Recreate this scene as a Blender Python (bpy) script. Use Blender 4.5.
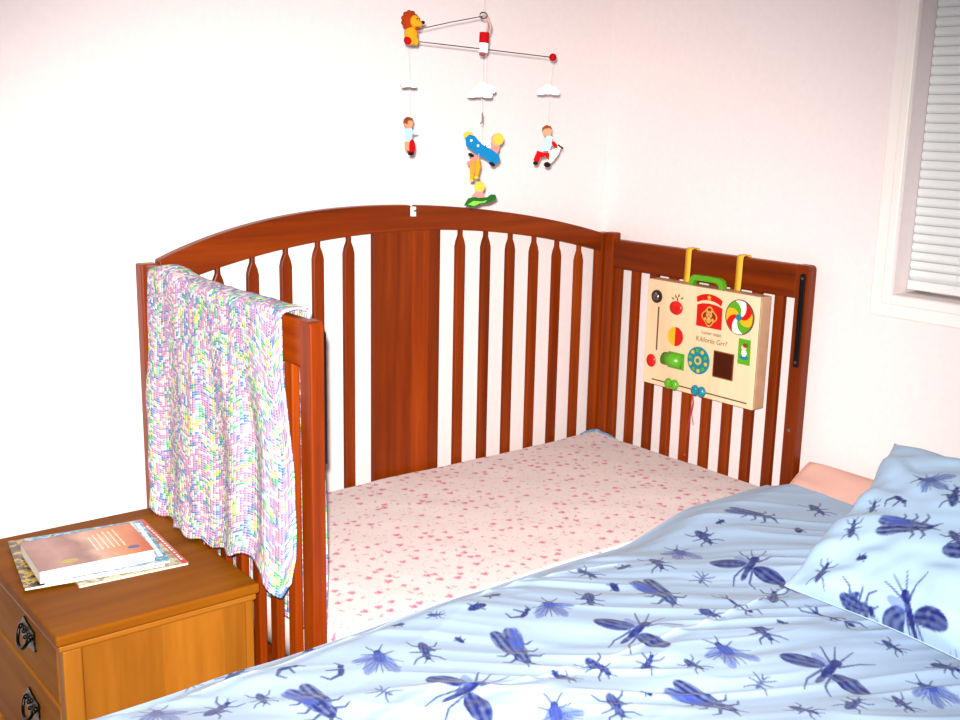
import bpy, bmesh, math, random
import numpy as np
from mathutils import Vector, Matrix

S = bpy.context.scene
C = S.collection
for o in list(bpy.data.objects):
    bpy.data.objects.remove(o)

# ---------------------------------------------------------------- camera, light, exposure
CAM_P = Vector((-2.26169, -2.26253, 1.47787))
CF = Vector((0.61089412, 0.76127049, -0.21742956))
CR = Vector((0.7826103, -0.62217571, 0.02045729))
CU = Vector((0.11970586, 0.18265985, 0.97586161))
FPX = 1102.617
cd = bpy.data.cameras.new('camera')
cam = bpy.data.objects.new('camera', cd)
C.objects.link(cam)
cd.sensor_width = 36.0
cd.lens = FPX * 36.0 / 960.0
cd.clip_start = 0.05
cam.matrix_world = Matrix(((CR.x, CU.x, -CF.x, CAM_P.x), (CR.y, CU.y, -CF.y, CAM_P.y), (CR.z, CU.z, -CF.z, CAM_P.z), (0, 0, 0, 1)))
S.camera = cam

S.view_settings.view_transform = 'Standard'
S.view_settings.look = 'None'
S.view_settings.gamma = 1.0
S.view_settings.use_curve_mapping = False
S.view_settings.exposure = 0.68

W = bpy.data.worlds.new('world')
S.world = W
W.use_nodes = True
wn = W.node_tree.nodes
sky = wn.new('ShaderNodeTexSky')
sky.sky_type = 'NISHITA'
sky.sun_elevation = math.radians(20)
sky.sun_rotation = math.radians(200)
sky.sun_disc = False
W.node_tree.links.new(sky.outputs[0], wn['Background'].inputs[0])
wn['Background'].inputs[1].default_value = 0.12

def area(name, loc, target, size, power, col, size_y=None):
    l = bpy.data.lights.new(name, 'AREA')
    l.energy = power
    l.color = col
    l.size = size
    if size_y:
        l.shape = 'RECTANGLE'
        l.size_y = size_y
    o = bpy.data.objects.new(name, l)
    o.location = loc
    o.rotation_euler = (Vector(target) - Vector(loc)).to_track_quat('-Z', 'Y').to_euler()
    C.objects.link(o)
    return o
# the camera's own flash beside its lens, and an unseen overhead fill, added for brightness
fl = Vector((-2.273, -2.25, 1.517))
fd = bpy.data.lights.new('camera_flash', 'SPOT')
fd.energy = 375; fd.color = (1.0, .965, .93); fd.shadow_soft_size = .014
fd.spot_size = math.radians(80); fd.spot_blend = 1.0
fo = bpy.data.objects.new('camera_flash', fd); C.objects.link(fo); fo.location = fl
AIM = CF + CR * ((440 - 480) / FPX) - CU * ((520 - 360) / FPX)
fo.rotation_euler = AIM.to_track_quat('-Z', 'Y').to_euler()
area('overhead_fill', (-1.9, -2.3, 2.36), (-1.6, -1.9, 0), 0.55, 2, (1.0, 0.90, 0.84))

# ---------------------------------------------------------------- helpers
ROOT = {}
def link(o):
    C.objects.link(o)
    return o
def tag(o, label=None, cat=None, group=None, kind=None):
    if label: o['label'] = label
    if cat: o['category'] = cat
    if group: o['group'] = group
    if kind: o['kind'] = kind
    return o
def thing(name, label, cat, loc, group=None, rot=(0, 0, 0)):
    o = bpy.data.objects.new(name, None)
    o.empty_display_size = 0.05
    o.location = loc
    o.rotation_euler = rot
    link(o)
    ROOT[o] = Vector(loc)
    return tag(o, label, cat, group)

class MB:
    def __init__(s):
        s.v = []; s.f = []; s.sm = []; s.mi = []
    def add(s, vs, fs, smooth=False, mi=0):
        b = len(s.v)
        s.v += [tuple(map(float, p)) for p in vs]
        s.f += [tuple(i + b for i in f) for f in fs]
        s.sm += [smooth] * len(fs)
        s.mi += [mi] * len(fs)
        return s
    def box(s, x0, x1, y0, y1, z0, z1, mi=0):
        v = [(x, y, z) for z in (z0, z1) for y in (y0, y1) for x in (x0, x1)]
        return s.add(v, [(0, 2, 3, 1), (4, 5, 7, 6), (0, 1, 5, 4), (2, 6, 7, 3), (0, 4, 6, 2), (1, 3, 7, 5)], False, mi)
    def prism(s, poly, axis, a0, a1, mi=0, smooth=False):
        """poly: 2d points; axis x -> (y,z), y -> (x,z), z -> (x,y)"""
        def P(p, a):
            return {'x': (a, p[0], p[1]), 'y': (p[0], a, p[1]), 'z': (p[0], p[1], a)}[axis]
        n = len(poly)
        ar = sum(poly[i][0] * poly[(i + 1) % n][1] - poly[(i + 1) % n][0] * poly[i][1] for i in range(n))
        if (ar < 0) != (axis == 'y'):
            poly = poly[::-1]
        v = [P(p, a0) for p in poly] + [P(p, a1) for p in poly]
        lo = tuple(range(n)); hi = tuple(range(n, 2 * n))
        f = [lo[::-1], hi] + [(i, (i + 1) % n, n + (i + 1) % n, n + i) for i in range(n)]
        if a1 < a0:
            f = [g[::-1] for g in f]
        return s.add(v, f, smooth, mi)
    def tube(s, pts, r, n=8, mi=0, cap=True):
        pts = [Vector(p) for p in pts]
        rs = r if isinstance(r, (list, tuple)) else [r] * len(pts)
        vs = []
        t0 = (pts[1] - pts[0]).normalized()
        a = t0.orthogonal().normalized()
        for i, p in enumerate(pts):
            t = (pts[min(i + 1, len(pts) - 1)] - pts[max(i - 1, 0)]).normalized()
            a = (a - t * a.dot(t)).normalized()
            b = t.cross(a)
            for k in range(n):
                q = 2 * math.pi * k / n
                vs.append(p + (a * math.cos(q) + b * math.sin(q)) * rs[i])
        fs = []
        for i in range(len(pts) - 1):
            for k in range(n):
                fs.append((i * n + k, i * n + (k + 1) % n, (i + 1) * n + (k + 1) % n, (i + 1) * n + k))
        if cap:
            fs.append(tuple(range(n))[::-1])
            fs.append(tuple((len(pts) - 1) * n + k for k in range(n)))
        return s.add(vs, fs, True, mi)
    def ball(s, c, r, nu=14, nv=9, mi=0):
        rx, ry, rz = r if isinstance(r, (tuple, list)) else (r, r, r)
        vs = [(c[0], c[1], c[2] - rz)]
        for j in range(1, nv):
            t = math.pi * j / nv
            for i in range(nu):
                p = 2 * math.pi * i / nu
                vs.append((c[0] + rx * math.sin(t) * math.cos(p), c[1] + ry * math.sin(t) * math.sin(p), c[2] - rz * math.cos(t)))
        vs.append((c[0], c[1], c[2] + rz))
        fs = [(0, 1 + (i + 1) % nu, 1 + i) for i in range(nu)]
        for j in range(nv - 2):
            for i in range(nu):
                a = 1 + j * nu + i; b = 1 + j * nu + (i + 1) % nu
                fs.append((a, b, b + nu, a + nu))
        e = len(vs) - 1
        fs += [(e, 1 + (nv - 2) * nu + i, 1 + (nv - 2) * nu + (i + 1) % nu) for i in range(nu)]
        return s.add(vs, fs, True, mi)
    def disc(s, axis, c, r, a0, a1, n=24, mi=0, ang=0, ry=None):
        ry = ry or r
        poly = [(c[0] + r * math.cos(2 * math.pi * k / n + ang), c[1] + ry * math.sin(2 * math.pi * k / n + ang)) for k in range(n)]
        return s.prism(poly, axis, a0, a1, mi)
    def build(s, name, mat, parent=None, local=False, bevel=0, seg=2, solid=0, sub=0):
        me = bpy.data.meshes.new(name)
        off = Vector((0, 0, 0))
        if parent is not None and not local:
            off = ROOT[parent]
        me.from_pydata([(v[0] - off.x, v[1] - off.y, v[2] - off.z) for v in s.v], [], s.f)
        for i, p in enumerate(me.polygons):
            p.use_smooth = s.sm[i]
            p.material_index = s.mi[i]
        for m in (mat if isinstance(mat, (list, tuple)) else [mat]):
            me.materials.append(m)
        me.update()
        o = link(bpy.data.objects.new(name, me))
        if parent is not None:
            o.parent = parent
            ROOT[o] = off if not local else Vector((0, 0, 0))
        else:
            ROOT[o] = Vector((0, 0, 0))
        if solid:
            m = o.modifiers.new('solid', 'SOLIDIFY'); m.thickness = solid; m.offset = 0
        if bevel:
            m = o.modifiers.new('bevel', 'BEVEL'); m.width = bevel; m.segments = seg
            m.limit_method = 'ANGLE'; m.angle_limit = math.radians(40)
            m.harden_normals = False
        if sub:
            m = o.modifiers.new('sub', 'SUBSURF'); m.levels = sub; m.render_levels = sub
        return o

def grid_obj(name, X, Y, Z, mat, parent=None, ink=None, uv=None, flip=False, thick=0):
    """X,Y,Z: (n,m) arrays of world coordinates -> one smooth surface, ink -> vertex print colour"""
    n, m = X.shape
    off = ROOT[parent] if parent is not None else Vector((0, 0, 0))
    co = np.stack([X - off.x, Y - off.y, Z - off.z], -1).reshape(-1, 3).astype(np.float32)
    idx = np.arange(n * m).reshape(n, m)
    a, b, c, d = idx[:-1, :-1], idx[1:, :-1], idx[1:, 1:], idx[:-1, 1:]
    q = np.stack([a, b, c, d] if not flip else [d, c, b, a], -1).reshape(-1, 4).astype(np.int32)
    me = bpy.data.meshes.new(name)
    me.vertices.add(n * m)
    me.vertices.foreach_set('co', co.ravel())
    me.loops.add(q.size)
    me.loops.foreach_set('vertex_index', q.ravel())
    me.polygons.add(len(q))
    me.polygons.foreach_set('loop_start', np.arange(0, q.size, 4, dtype=np.int32))
    me.polygons.foreach_set('use_smooth', np.ones(len(q), dtype=bool))
    me.update(calc_edges=True)
    if ink is not None:
        at = me.attributes.new('print', 'FLOAT_COLOR', 'POINT')
        at.data.foreach_set('color', ink.reshape(-1, 4).astype(np.float32).ravel())
    if uv is not None:
        at = me.attributes.new('cloth_uv', 'FLOAT_VECTOR', 'POINT')
        at.data.foreach_set('vector', uv.reshape(-1, 3).astype(np.float32).ravel())
    me.materials.append(mat)
    me.validate()
    o = link(bpy.data.objects.new(name, me))
    ROOT[o] = off
    if parent is not None:
        o.parent = parent
    if thick:
        md = o.modifiers.new('solid', 'SOLIDIFY'); md.thickness = thick; md.offset = -1
    return o

_rs = np.random.RandomState(7)
_T = _rs.rand(8, 128, 128)
def vn(x, y, k=0):
    T = _T[k % 8]
    xi = np.floor(x).astype(int); yi = np.floor(y).astype(int)
    fx = x - xi; fy = y - yi
    fx = fx * fx * fx * (fx * (fx * 6 - 15) + 10); fy = fy * fy * fy * (fy * (fy * 6 - 15) + 10)
    g = lambda a, b: T[a % 128, b % 128]
    return (g(xi, yi) * (1 - fx) + g(xi + 1, yi) * fx) * (1 - fy) + (g(xi, yi + 1) * (1 - fx) + g(xi + 1, yi + 1) * fx) * fy - 0.5
def ss(a, b, x):
    t = np.clip((x - a) / (b - a), 0, 1)
    return t * t * (3 - 2 * t)

# ---------------------------------------------------------------- materials
def srgb(r, g, b):
    f = lambda c: c / 12.92 if c <= 0.04045 else ((c + 0.055) / 1.055) ** 2.4
    return (f(r / 255), f(g / 255), f(b / 255), 1)
class NT:
    def __init__(s, name):
        s.m = bpy.data.materials.new(name); s.m.use_nodes = True
        s.t = s.m.node_tree; s.b = s.t.nodes['Principled BSDF']
    def n(s, typ, **kw):
        nd = s.t.nodes.new('ShaderNode' + typ)
        for k, v in kw.items(): setattr(nd, k, v)
        return nd
    def l(s, a, b): s.t.links.new(a, b)
    def math(s, op, a, b=None, c=None):
        nd = s.n('Math', operation=op)
        for i, v in enumerate((a, b, c)):
            if v is None: continue
            if isinstance(v, (int, float)): nd.inputs[i].default_value = v
            else: s.l(v, nd.inputs[i])
        return nd.outputs[0]
    def ramp(s, fac, stops, interp='LINEAR'):
        r = s.n('ValToRGB'); r.color_ramp.interpolation = interp
        e = r.color_ramp.elements
        while len(e) < len(stops): e.new(0.5)
        for i, (p, c) in enumerate(stops):
            e[i].position = p; e[i].color = c if len(c) == 4 else (*c, 1)
        s.l(fac, r.inputs[0]); return r.outputs[0]
    def mix(s, f, a, b, blend='MIX'):
        nd = s.n('Mix', data_type='RGBA', blend_type=blend)
        for i, v in ((0, f), (6, a), (7, b)):
            if isinstance(v, (int, float, tuple)): nd.inputs[i].default_value = v
            else: s.l(v, nd.inputs[i])
        return nd.outputs[2]
    def noise(s, vec, scale, detail=3, rough=.5, dim='3D'):
        nd = s.n('TexNoise', noise_dimensions=dim); nd.inputs['Scale'].default_value = scale
        nd.inputs['Detail'].default_value = detail; nd.inputs['Roughness'].default_value = rough
        if vec is not None: s.l(vec, nd.inputs['Vector'])
        return nd.outputs[0]
    def bump(s, h, strength=.3, dist=.002):
        nd = s.n('Bump'); nd.inputs['Strength'].default_value = strength; nd.inputs['Distance'].default_value = dist
        s.l(h, nd.inputs['Height']); s.l(nd.outputs[0], s.b.inputs['Normal'])
    def obj(s, scale=(1, 1, 1)):
        tc = s.n('TexCoord'); mp = s.n('Mapping'); mp.inputs['Scale'].default_value = scale
        s.l(tc.outputs['Object'], mp.inputs[0]); return mp.outputs[0]

def plain(name, col, rough=.5, metal=0, spec=.5, vary=.06):
    t = NT(name)
    nz = t.noise(t.obj(), 30, 2)
    c2 = tuple(c * (1 - vary * 2) for c in col[:3]) + (1,)
    t.l(t.mix(nz, c2, col), t.b.inputs['Base Color'])
    t.b.inputs['Roughness'].default_value = rough
    t.b.inputs['Metallic'].default_value = metal
    t.b.inputs['Specular IOR Level'].default_value = spec
    return t.m

def wood(name, axis, dark, mid, light, rough=.35, freq=1.0, knots=False, bands=0, spec=.18, tone_var=.7):
    t = NT(name)
    k = 46 * freq
    sc = {'x': (2.2, k, k), 'y': (k, 2.2, k), 'z': (k, k, 2.2)}[axis]
    v = t.obj(sc)
    info = t.n('ObjectInfo')
    addv = t.n('VectorMath', operation='ADD')
    t.l(v, addv.inputs[0])
    cmb = t.n('CombineXYZ')
    t.l(t.math('MULTIPLY', info.outputs['Random'], 37.0), cmb.inputs[0])
    t.l(t.math('MULTIPLY', info.outputs['Random'], 11.0), cmb.inputs[1])
    t.l(cmb.outputs[0], addv.inputs[1])
    n1 = t.noise(addv.outputs[0], 1.0, 5, .6)
    n2 = t.noise(addv.outputs[0], .18, 3, .6)
    f = t.math('ADD', t.math('MULTIPLY', n1, .5), t.math('MULTIPLY', n2, .5))
    col = t.ramp(f, [(.32, dark), (.5, mid), (.68, light)])
    if bands:
        # boards glued side by side, each of its own tone
        tc = t.n('TexCoord'); sp = t.n('SeparateXYZ'); t.l(tc.outputs['Object'], sp.inputs[0])
        a = {'x': 1, 'y': 0, 'z': 0}[axis]
        cell = t.math('FLOOR', t.math('DIVIDE', sp.outputs[a], bands))
        wn_ = t.n('TexWhiteNoise', noise_dimensions='1D'); t.l(cell, wn_.inputs['W'])
        tone = t.math('ADD', t.math('MULTIPLY', wn_.outputs[0], tone_var), 1 - tone_var / 2)
        cm = t.n('CombineColor')
        for i in range(3): t.l(tone, cm.inputs[i])
        col = t.mix(1.0, col, cm.outputs[0], 'MULTIPLY')
    tone = t.math('ADD', t.math('MULTIPLY', info.outputs['Random'], .3), .85)
    cm = t.n('CombineColor')
    for i in range(3): t.l(tone, cm.inputs[i])
    col = t.mix(1.0, col, cm.outputs[0], 'MULTIPLY')
    if knots:
        vo = t.n('TexVoronoi'); vo.inputs['Scale'].default_value = 5.5
        t.l(t.obj((1, 1, 1)), vo.inputs['Vector'])
        kn = t.math('SUBTRACT', 1.0, t.math('MULTIPLY', vo.outputs['Distance'], 14.0))
        kn = t.math('MAXIMUM', kn, 0.0)
        col = t.mix(t.math('MULTIPLY', kn, .85), col, (dark[0] * .35, dark[1] * .3, dark[2] * .3, 1))
    t.l(col, t.b.inputs['Base Color'])
    t.b.inputs['Roughness'].default_value = rough
    t.b.inputs['Specular IOR Level'].default_value = spec
    t.bump(n1, .12, .001)
    return t.m

CD, CM_, CL = srgb(84, 26, 1), srgb(114, 40, 2), srgb(138, 56, 4)
crib_x = wood('crib_wood_along_x', 'x', CD, CM_, CL)
crib_y = wood('crib_wood_along_y', 'y', CD, CM_, CL)
crib_z = wood('crib_wood_upright', 'z', CD, CM_, CL)
crib_panel = wood('crib_wood_panel', 'z', CD, CM_, CL, bands=.052)
ND, NM, NL = srgb(112, 62, 10), srgb(136, 80, 18), srgb(152, 96, 30)
pine_x = wood('pine_along_x', 'x', ND, NM, NL, .42, .6, True)
pine_y = wood('pine_along_y', 'y', ND, NM, NL, .55, .6, True, spec=.05)
pine_z = wood('pine_upright', 'z', ND, NM, NL, .42, .45, False, bands=.115, tone_var=.35)
pine_top = wood('pine_top', 'x', srgb(98, 52, 5), srgb(122, 67, 8), srgb(138, 80, 12), .5, .6, True, spec=.05)

def wall_mat():
    t = NT('wall_paint')
    nz = t.noise(t.obj(), 60, 4, .6)
    t.l(t.mix(nz, srgb(222, 208, 206), srgb(232, 219, 217)), t.b.inputs['Base Color'])
    t.b.inputs['Roughness'].default_value = .75
    t.bump(nz, .08, .001)
    return t.m
wall_m = wall_mat()
white_paint = plain('white_gloss_paint', srgb(234, 225, 219), .35, vary=.01)
ceil_m = plain('ceiling_paint', srgb(238, 234, 230), .85, vary=.01)
floor_m = wood('floor_boards', 'x', srgb(110, 72, 40), srgb(140, 96, 56), srgb(160, 116, 72), .4, .5, bands=0)
blind_m = plain('blind_white', srgb(222, 223, 222), .55, vary=.02)

black_metal = plain('black_metal', srgb(14, 13, 14), .3, .3)
steel = plain('steel', srgb(150, 145, 135), .3, 1)
bronze = plain('dark_bronze', srgb(30, 24, 18), .32, .85)
white_plastic = plain('white_plastic', srgb(240, 240, 240), .3)
thread_m = plain('pale_thread', srgb(225, 220, 215), .6)

def print_cloth(name, base, inks, rough=.85, weave=900, bumpy=.15):
    """print attribute: r = first ink, g = second ink, b = third ink"""
    t = NT(name)
    at = t.n('Attribute'); at.attribute_name = 'print'
    sp = t.n('SeparateColor'); t.l(at.outputs['Color'], sp.inputs[0])
    col = base
    nz = t.noise(t.obj(), 12, 3)
    col = t.mix(nz, tuple(c * .95 for c in base[:3]) + (1,), base)
    for i, k in enumerate(inks):
        col = t.mix(sp.outputs[i], col, k)
    t.l(col, t.b.inputs['Base Color'])
    t.b.inputs['Roughness'].default_value = rough
    t.b.inputs['Specular IOR Level'].default_value = .2
    t.b.inputs['Sheen Weight'].default_value = .1
    t.bump(t.noise(t.obj(), weave, 2), bumpy, .0006)
    return t.m
duvet_m = print_cloth('insect_print_cotton', srgb(144, 165, 190), [srgb(14, 26, 96), srgb(54, 72, 150), srgb(190, 206, 222)])
pillow_m = print_cloth('insect_print_pillow_cotton', srgb(154, 180, 206), [srgb(14, 26, 96), srgb(54, 72, 150), srgb(190, 206, 222)])
sheet_m = print_cloth('heart_print_cotton', srgb(220, 202, 198), [srgb(196, 66, 118), srgb(170, 70, 70), srgb(120, 96, 110)])
pink_m = plain('pink_cotton', srgb(214, 166, 152), .85, vary=.04)
bluepad_m = print_cloth('blue_towelling', srgb(120, 152, 184), [srgb(70, 100, 150)] * 3)

# ---------------------------------------------------------------- the room
XW, YW = 0.02, 0.02
X0, Y0, ZC = -4.8, -4.4, 2.4
WY0, WY1, WZ0, WZ1 = -1.85, -0.912, 1.098, 2.12      # window opening in the right wall
def struct(mb, name, mat, **k):
    o = mb.build(name, mat, **k); o['kind'] = 'structure'; return o
struct(MB().box(X0 - .1, XW + .14, YW, YW + .12, 0, ZC), 'wall_back', wall_m)
wr = MB()
wr.box(XW, XW + .14, WY1, YW, 0, ZC).box(XW, XW + .14, Y0, WY0, 0, ZC)
wr.box(XW, XW + .14, WY0, WY1, 0, WZ0).box(XW, XW + .14, WY0, WY1, WZ1, ZC)
struct(wr, 'wall_right', wall_m)
struct(MB().box(X0 - .1, X0, Y0, YW, 0, ZC), 'wall_left', wall_m)
struct(MB().box(X0 - .1, XW + .14, Y0 - .1, Y0, 0, ZC), 'wall_front', wall_m)
struct(MB().box(X0 - .1, XW + .14, Y0 - .1, YW + .12, -.08, 0), 'floor', floor_m)
struct(MB().box(X0 - .1, XW + .14, Y0 - .1, YW + .12, ZC, ZC + .08), 'ceiling', ceil_m)
struct(MB().box(X0, XW, YW - .012, YW, 0, .09), 'baseboard_back', white_paint, bevel=.003)
struct(MB().box(XW - .012, XW, Y0, YW - .013, 0, .09), 'baseboard_right', white_paint, bevel=.003)
# casing round the window: two steps of moulding
tr = MB()
def ring(mb, y0, y1, z0, z1, w, xa, xb):
    mb.box(xa, xb, y1, y1 + w, z0 - w, z1 + w).box(xa, xb, y0 - w, y0, z0 - w, z1 + w)
    mb.box(xa, xb, y0, y1, z0 - w, z0).box(xa, xb, y0, y1, z1, z1 + w)
ring(tr, WY0, WY1, WZ0, WZ1, .052, XW - .008, XW)
ring(tr, WY0, WY1, WZ0, WZ1, .022, XW - .013, XW - .006)
struct(tr, 'trim_1', white_paint, bevel=.004)
wf = MB()
xg = XW + .115
wf.box(xg - .02, xg + .02, WY0, WY0 + .04, WZ0, WZ1).box(xg - .02, xg + .02, WY1 - .04, WY1, WZ0, WZ1)
wf.box(xg - .02, xg + .02, WY0, WY1, WZ0, WZ0 + .04).box(xg - .02, xg + .02, WY0, WY1, WZ1 - .04, WZ1)
wf.box(xg - .02, xg + .02, WY0, WY1, (WZ0 + WZ1) / 2 - .02, (WZ0 + WZ1) / 2 + .02)
win = struct(wf, 'window_1', white_paint, bevel=.003)
gt = NT('window_glass')
gt.b.inputs['Transmission Weight'].default_value = 1
gt.b.inputs['Roughness'].default_value = .02
gt.b.inputs['IOR'].default_value = 1.45
MB().box(xg - .003, xg + .003, WY0 + .04, WY1 - .04, WZ0 + .04, WZ1 - .04).build('window_pane', gt.m, win)
# blind inside the opening
bl = thing('window_blind', 'closed white horizontal slat blind inside the window recess', 'blind', (XW + .066, (WY0 + WY1) / 2, WZ0))
xb = XW + .066
sb_ = MB()
pitch = .0205
nsl = int((WZ1 - .05 - WZ0 - .03) / pitch)
for i in range(nsl):
    z = WZ0 + .03 + i * pitch
    poly = []
    for k in range(6):
        a = k / 5
        poly.append((xb - .006 - .006 * math.sin(math.pi * a) + .007 * (1 - a), z + a * .0225))
    poly2 = [(p[0] + .0012, p[1]) for p in poly][::-1]
    y0, y1 = WY0 + .004, WY1 - .002
    vs = [(p[0], y0, p[1]) for p in poly + poly2] + [(p[0], y1, p[1]) for p in poly + poly2]
    n = 12
    sb_.add(vs, [tuple(range(n)), tuple(range(n, 2 * n))[::-1]] + [(j, n + j, n + (j + 1) % n, (j + 1) % n) for j in range(n)], False)
sb_.build('slats', blind_m, bl)
MB().box(xb - .014, xb + .012, WY0 + .004, WY1 - .002, WZ0 + .008, WZ0 + .03).build('bottom_rail', blind_m, bl, bevel=.003)
MB().box(xb - .02, xb + .02, WY0 + .003, WY1 - .001, WZ1 - .045, WZ1).build('headrail', blind_m, bl, bevel=.003)
for yy in (WY0 + .12, WY1 - .12):
    MB().tube([(xb - .0155, yy, WZ0 + .02), (xb - .0155, yy, WZ1 - .04)], .0007, 5).build('ladder_cord', white_plastic, bl)

# ---------------------------------------------------------------- crib
L_, W_ = 1.38, .722
crib = thing('crib', 'reddish brown wooden baby crib with arched slatted back, its front side removed, beside the bed', 'crib', (-.69, -.36, 0))
tx = [-1.349, -1.251, -1.132, -1.006, -.872, -.73, -.577, -.414, -.237, -.044]
tz = [1.160, 1.201, 1.230, 1.247, 1.256, 1.259, 1.251, 1.233, 1.201, 1.160]
bx_ = [-1.334, -1.211, -1.124, -1.038, -.954, -.873, -.802, -.608, -.541, -.459, -.377, -.292, -.208, -.061]
bz_ = [1.102, 1.138, 1.159, 1.172, 1.182, 1.188, 1.192, 1.194, 1.191, 1.182, 1.172, 1.158, 1.143, 1.112]
TP = np.polyfit(tx, tz, 4); BP = np.polyfit(bx_, bz_, 4)
top = lambda x: float(np.polyval(TP, x))
bot = lambda x: float(np.polyval(BP, x))
# arched rail with its notch
xa, xz = -1.345, -.04
nx0, nx1, nd = -.700, -.679, .027
poly = []
N = 44
xs = [xa + (xz - xa) * i / N for i in range(N + 1)]
for x in xs:
    if nx0 <= x <= nx1: continue
    if poly and poly[-1][0] < nx0 < x:
        poly += [(nx0, top(nx0)), (nx0, top(nx0) - nd), (nx1, top(nx1) - nd), (nx1, top(nx1))]
    poly.append((x, top(x)))
poly += [(x, bot(x)) for x in reversed(xs)]
MB().prism(poly, 'y', -.034, -.006).build('arched_rail', crib_x, crib, bevel=.003)
MB().box(nx0 + .0015, nx1 - .0015, -.03, -.012, top(-.69) - nd - .003, top(-.69) - .004).build('notch_clip', white_plastic, crib, bevel=.002)
clip_pin = MB().disc('y', (-.686, top(-.7) - .014), .003, -.032, -.0301).build('clip_pin', steel, crib)
# centre panel
MB().box(-.8035, -.6035, -.027, -.011, .3, bot(-.7) + .012).build('centre_panel', crib_panel, crib, bevel=.002)
# back slats with pencil shaped tops
def back_slat(x):
    w = .0145
    zt = bot(x) + .012
    zs = bot(x) - .006
    p = [(x - w, .25), (x + w, .25), (x + w, zs - .036), (x + w * .78, zs - .022), (x + w * .38, zs - .008), (x + w * .34, zt),
         (x - w * .34, zt), (x - w * .38, zs - .008), (x - w * .78, zs - .022), (x - w, zs - .036)]
    return MB().prism(p, 'y', -.026, -.013).build('slat', crib_z, crib, bevel=.003)
SB = .0843
for k in range(6):
    back_slat(-.7036 + .0992 + SB * (k + .808))
    back_slat(-.7036 - .0992 - SB * (k + .808))
MB().box(-1.34, -.04, -.034, -.006, .18, .25).build('bottom_rail', crib_x, crib, bevel=.003)
# posts of the back
for x0, x1 in ((-1.386, -1.345), (-.0395, 0)):
    MB().box(x0, x1, -.034, 0, 0, 1.157).build('back_post', crib_z, crib, bevel=.004)
# end panels: front post, rear post, top rail, slats, bottom rail
def end_panel(x0, x1, inner):
    HR = 1.143
    MB().box(x0, x1, -.071, -.036, 0, 1.160 if inner < 0 else 1.155).build('end_post', crib_z, crib, bevel=.004)
    fp = MB()
    fp.prism([(-W_, 0), (-W_ + .037, 0), (-W_ + .037, HR), (-W_ + .009, HR), (-W_ + .003, HR - .003), (-W_, HR - .009)], 'x', x0, x1)
    fp.build('end_post', crib_z, crib, bevel=.003)
    MB().box(x0 + .002, x1 - .002, -W_ + .036, -.070, HR - .082, HR - .0015).build('top_rail', crib_y, crib, bevel=.004)
    xm = (x0 + x1) / 2
    for k in range(9):
        y = -.0826 - .0691 * k
        MB().box(xm - .008, xm + .008, y - .0135, y + .0135, .25, HR - .078).build('slat', crib_z, crib, bevel=.003)
    MB().box(x0 + .002, x1 - .002, -W_ + .036, -.070, .18, .25).build('bottom_rail', crib_y, crib, bevel=.003)
    # steel guide for the missing drop side, on the inner face of the front post
    xi = x0 if inner < 0 else x1
    a, b = (xi - .0045, xi - .0001) if inner < 0 else (xi + .0001, xi + .0085)
    yc, zt, zb_ = -.7065, 1.124, .895
    pp = []
    r = .0075
    for j in range(9): pp.append((yc + r * math.cos(math.pi * j / 8), zt - r + r * math.sin(math.pi * j / 8)))
    pp += [(yc - r, zb_), (yc + r, zb_)]
    br = MB().prism(pp, 'x', a, b).build('rail_guide', black_metal, crib, bevel=.001)
    if inner < 0:
        for z in (zt - .012, zb_ + .012):
            MB().disc('x', (yc, z), .0035, a - .0012, a).build('screw', steel, br, bevel=.0005)
        MB().disc('x', (-.702, .735), .0045, x0 - .001, x0 + .0002).build('screw', steel, crib)
end_panel(-.030, 0, -1)
end_panel(-1.38, -1.353, 1)
MB().disc('x', (-.012, 1.122), .0048, -1.3808, -1.3795).build('bolt_hole', black_metal, crib)
MB().box(-1.352, -.031, -.70, -.036, .43, .447).build('mattress_support', crib_x, crib)

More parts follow.
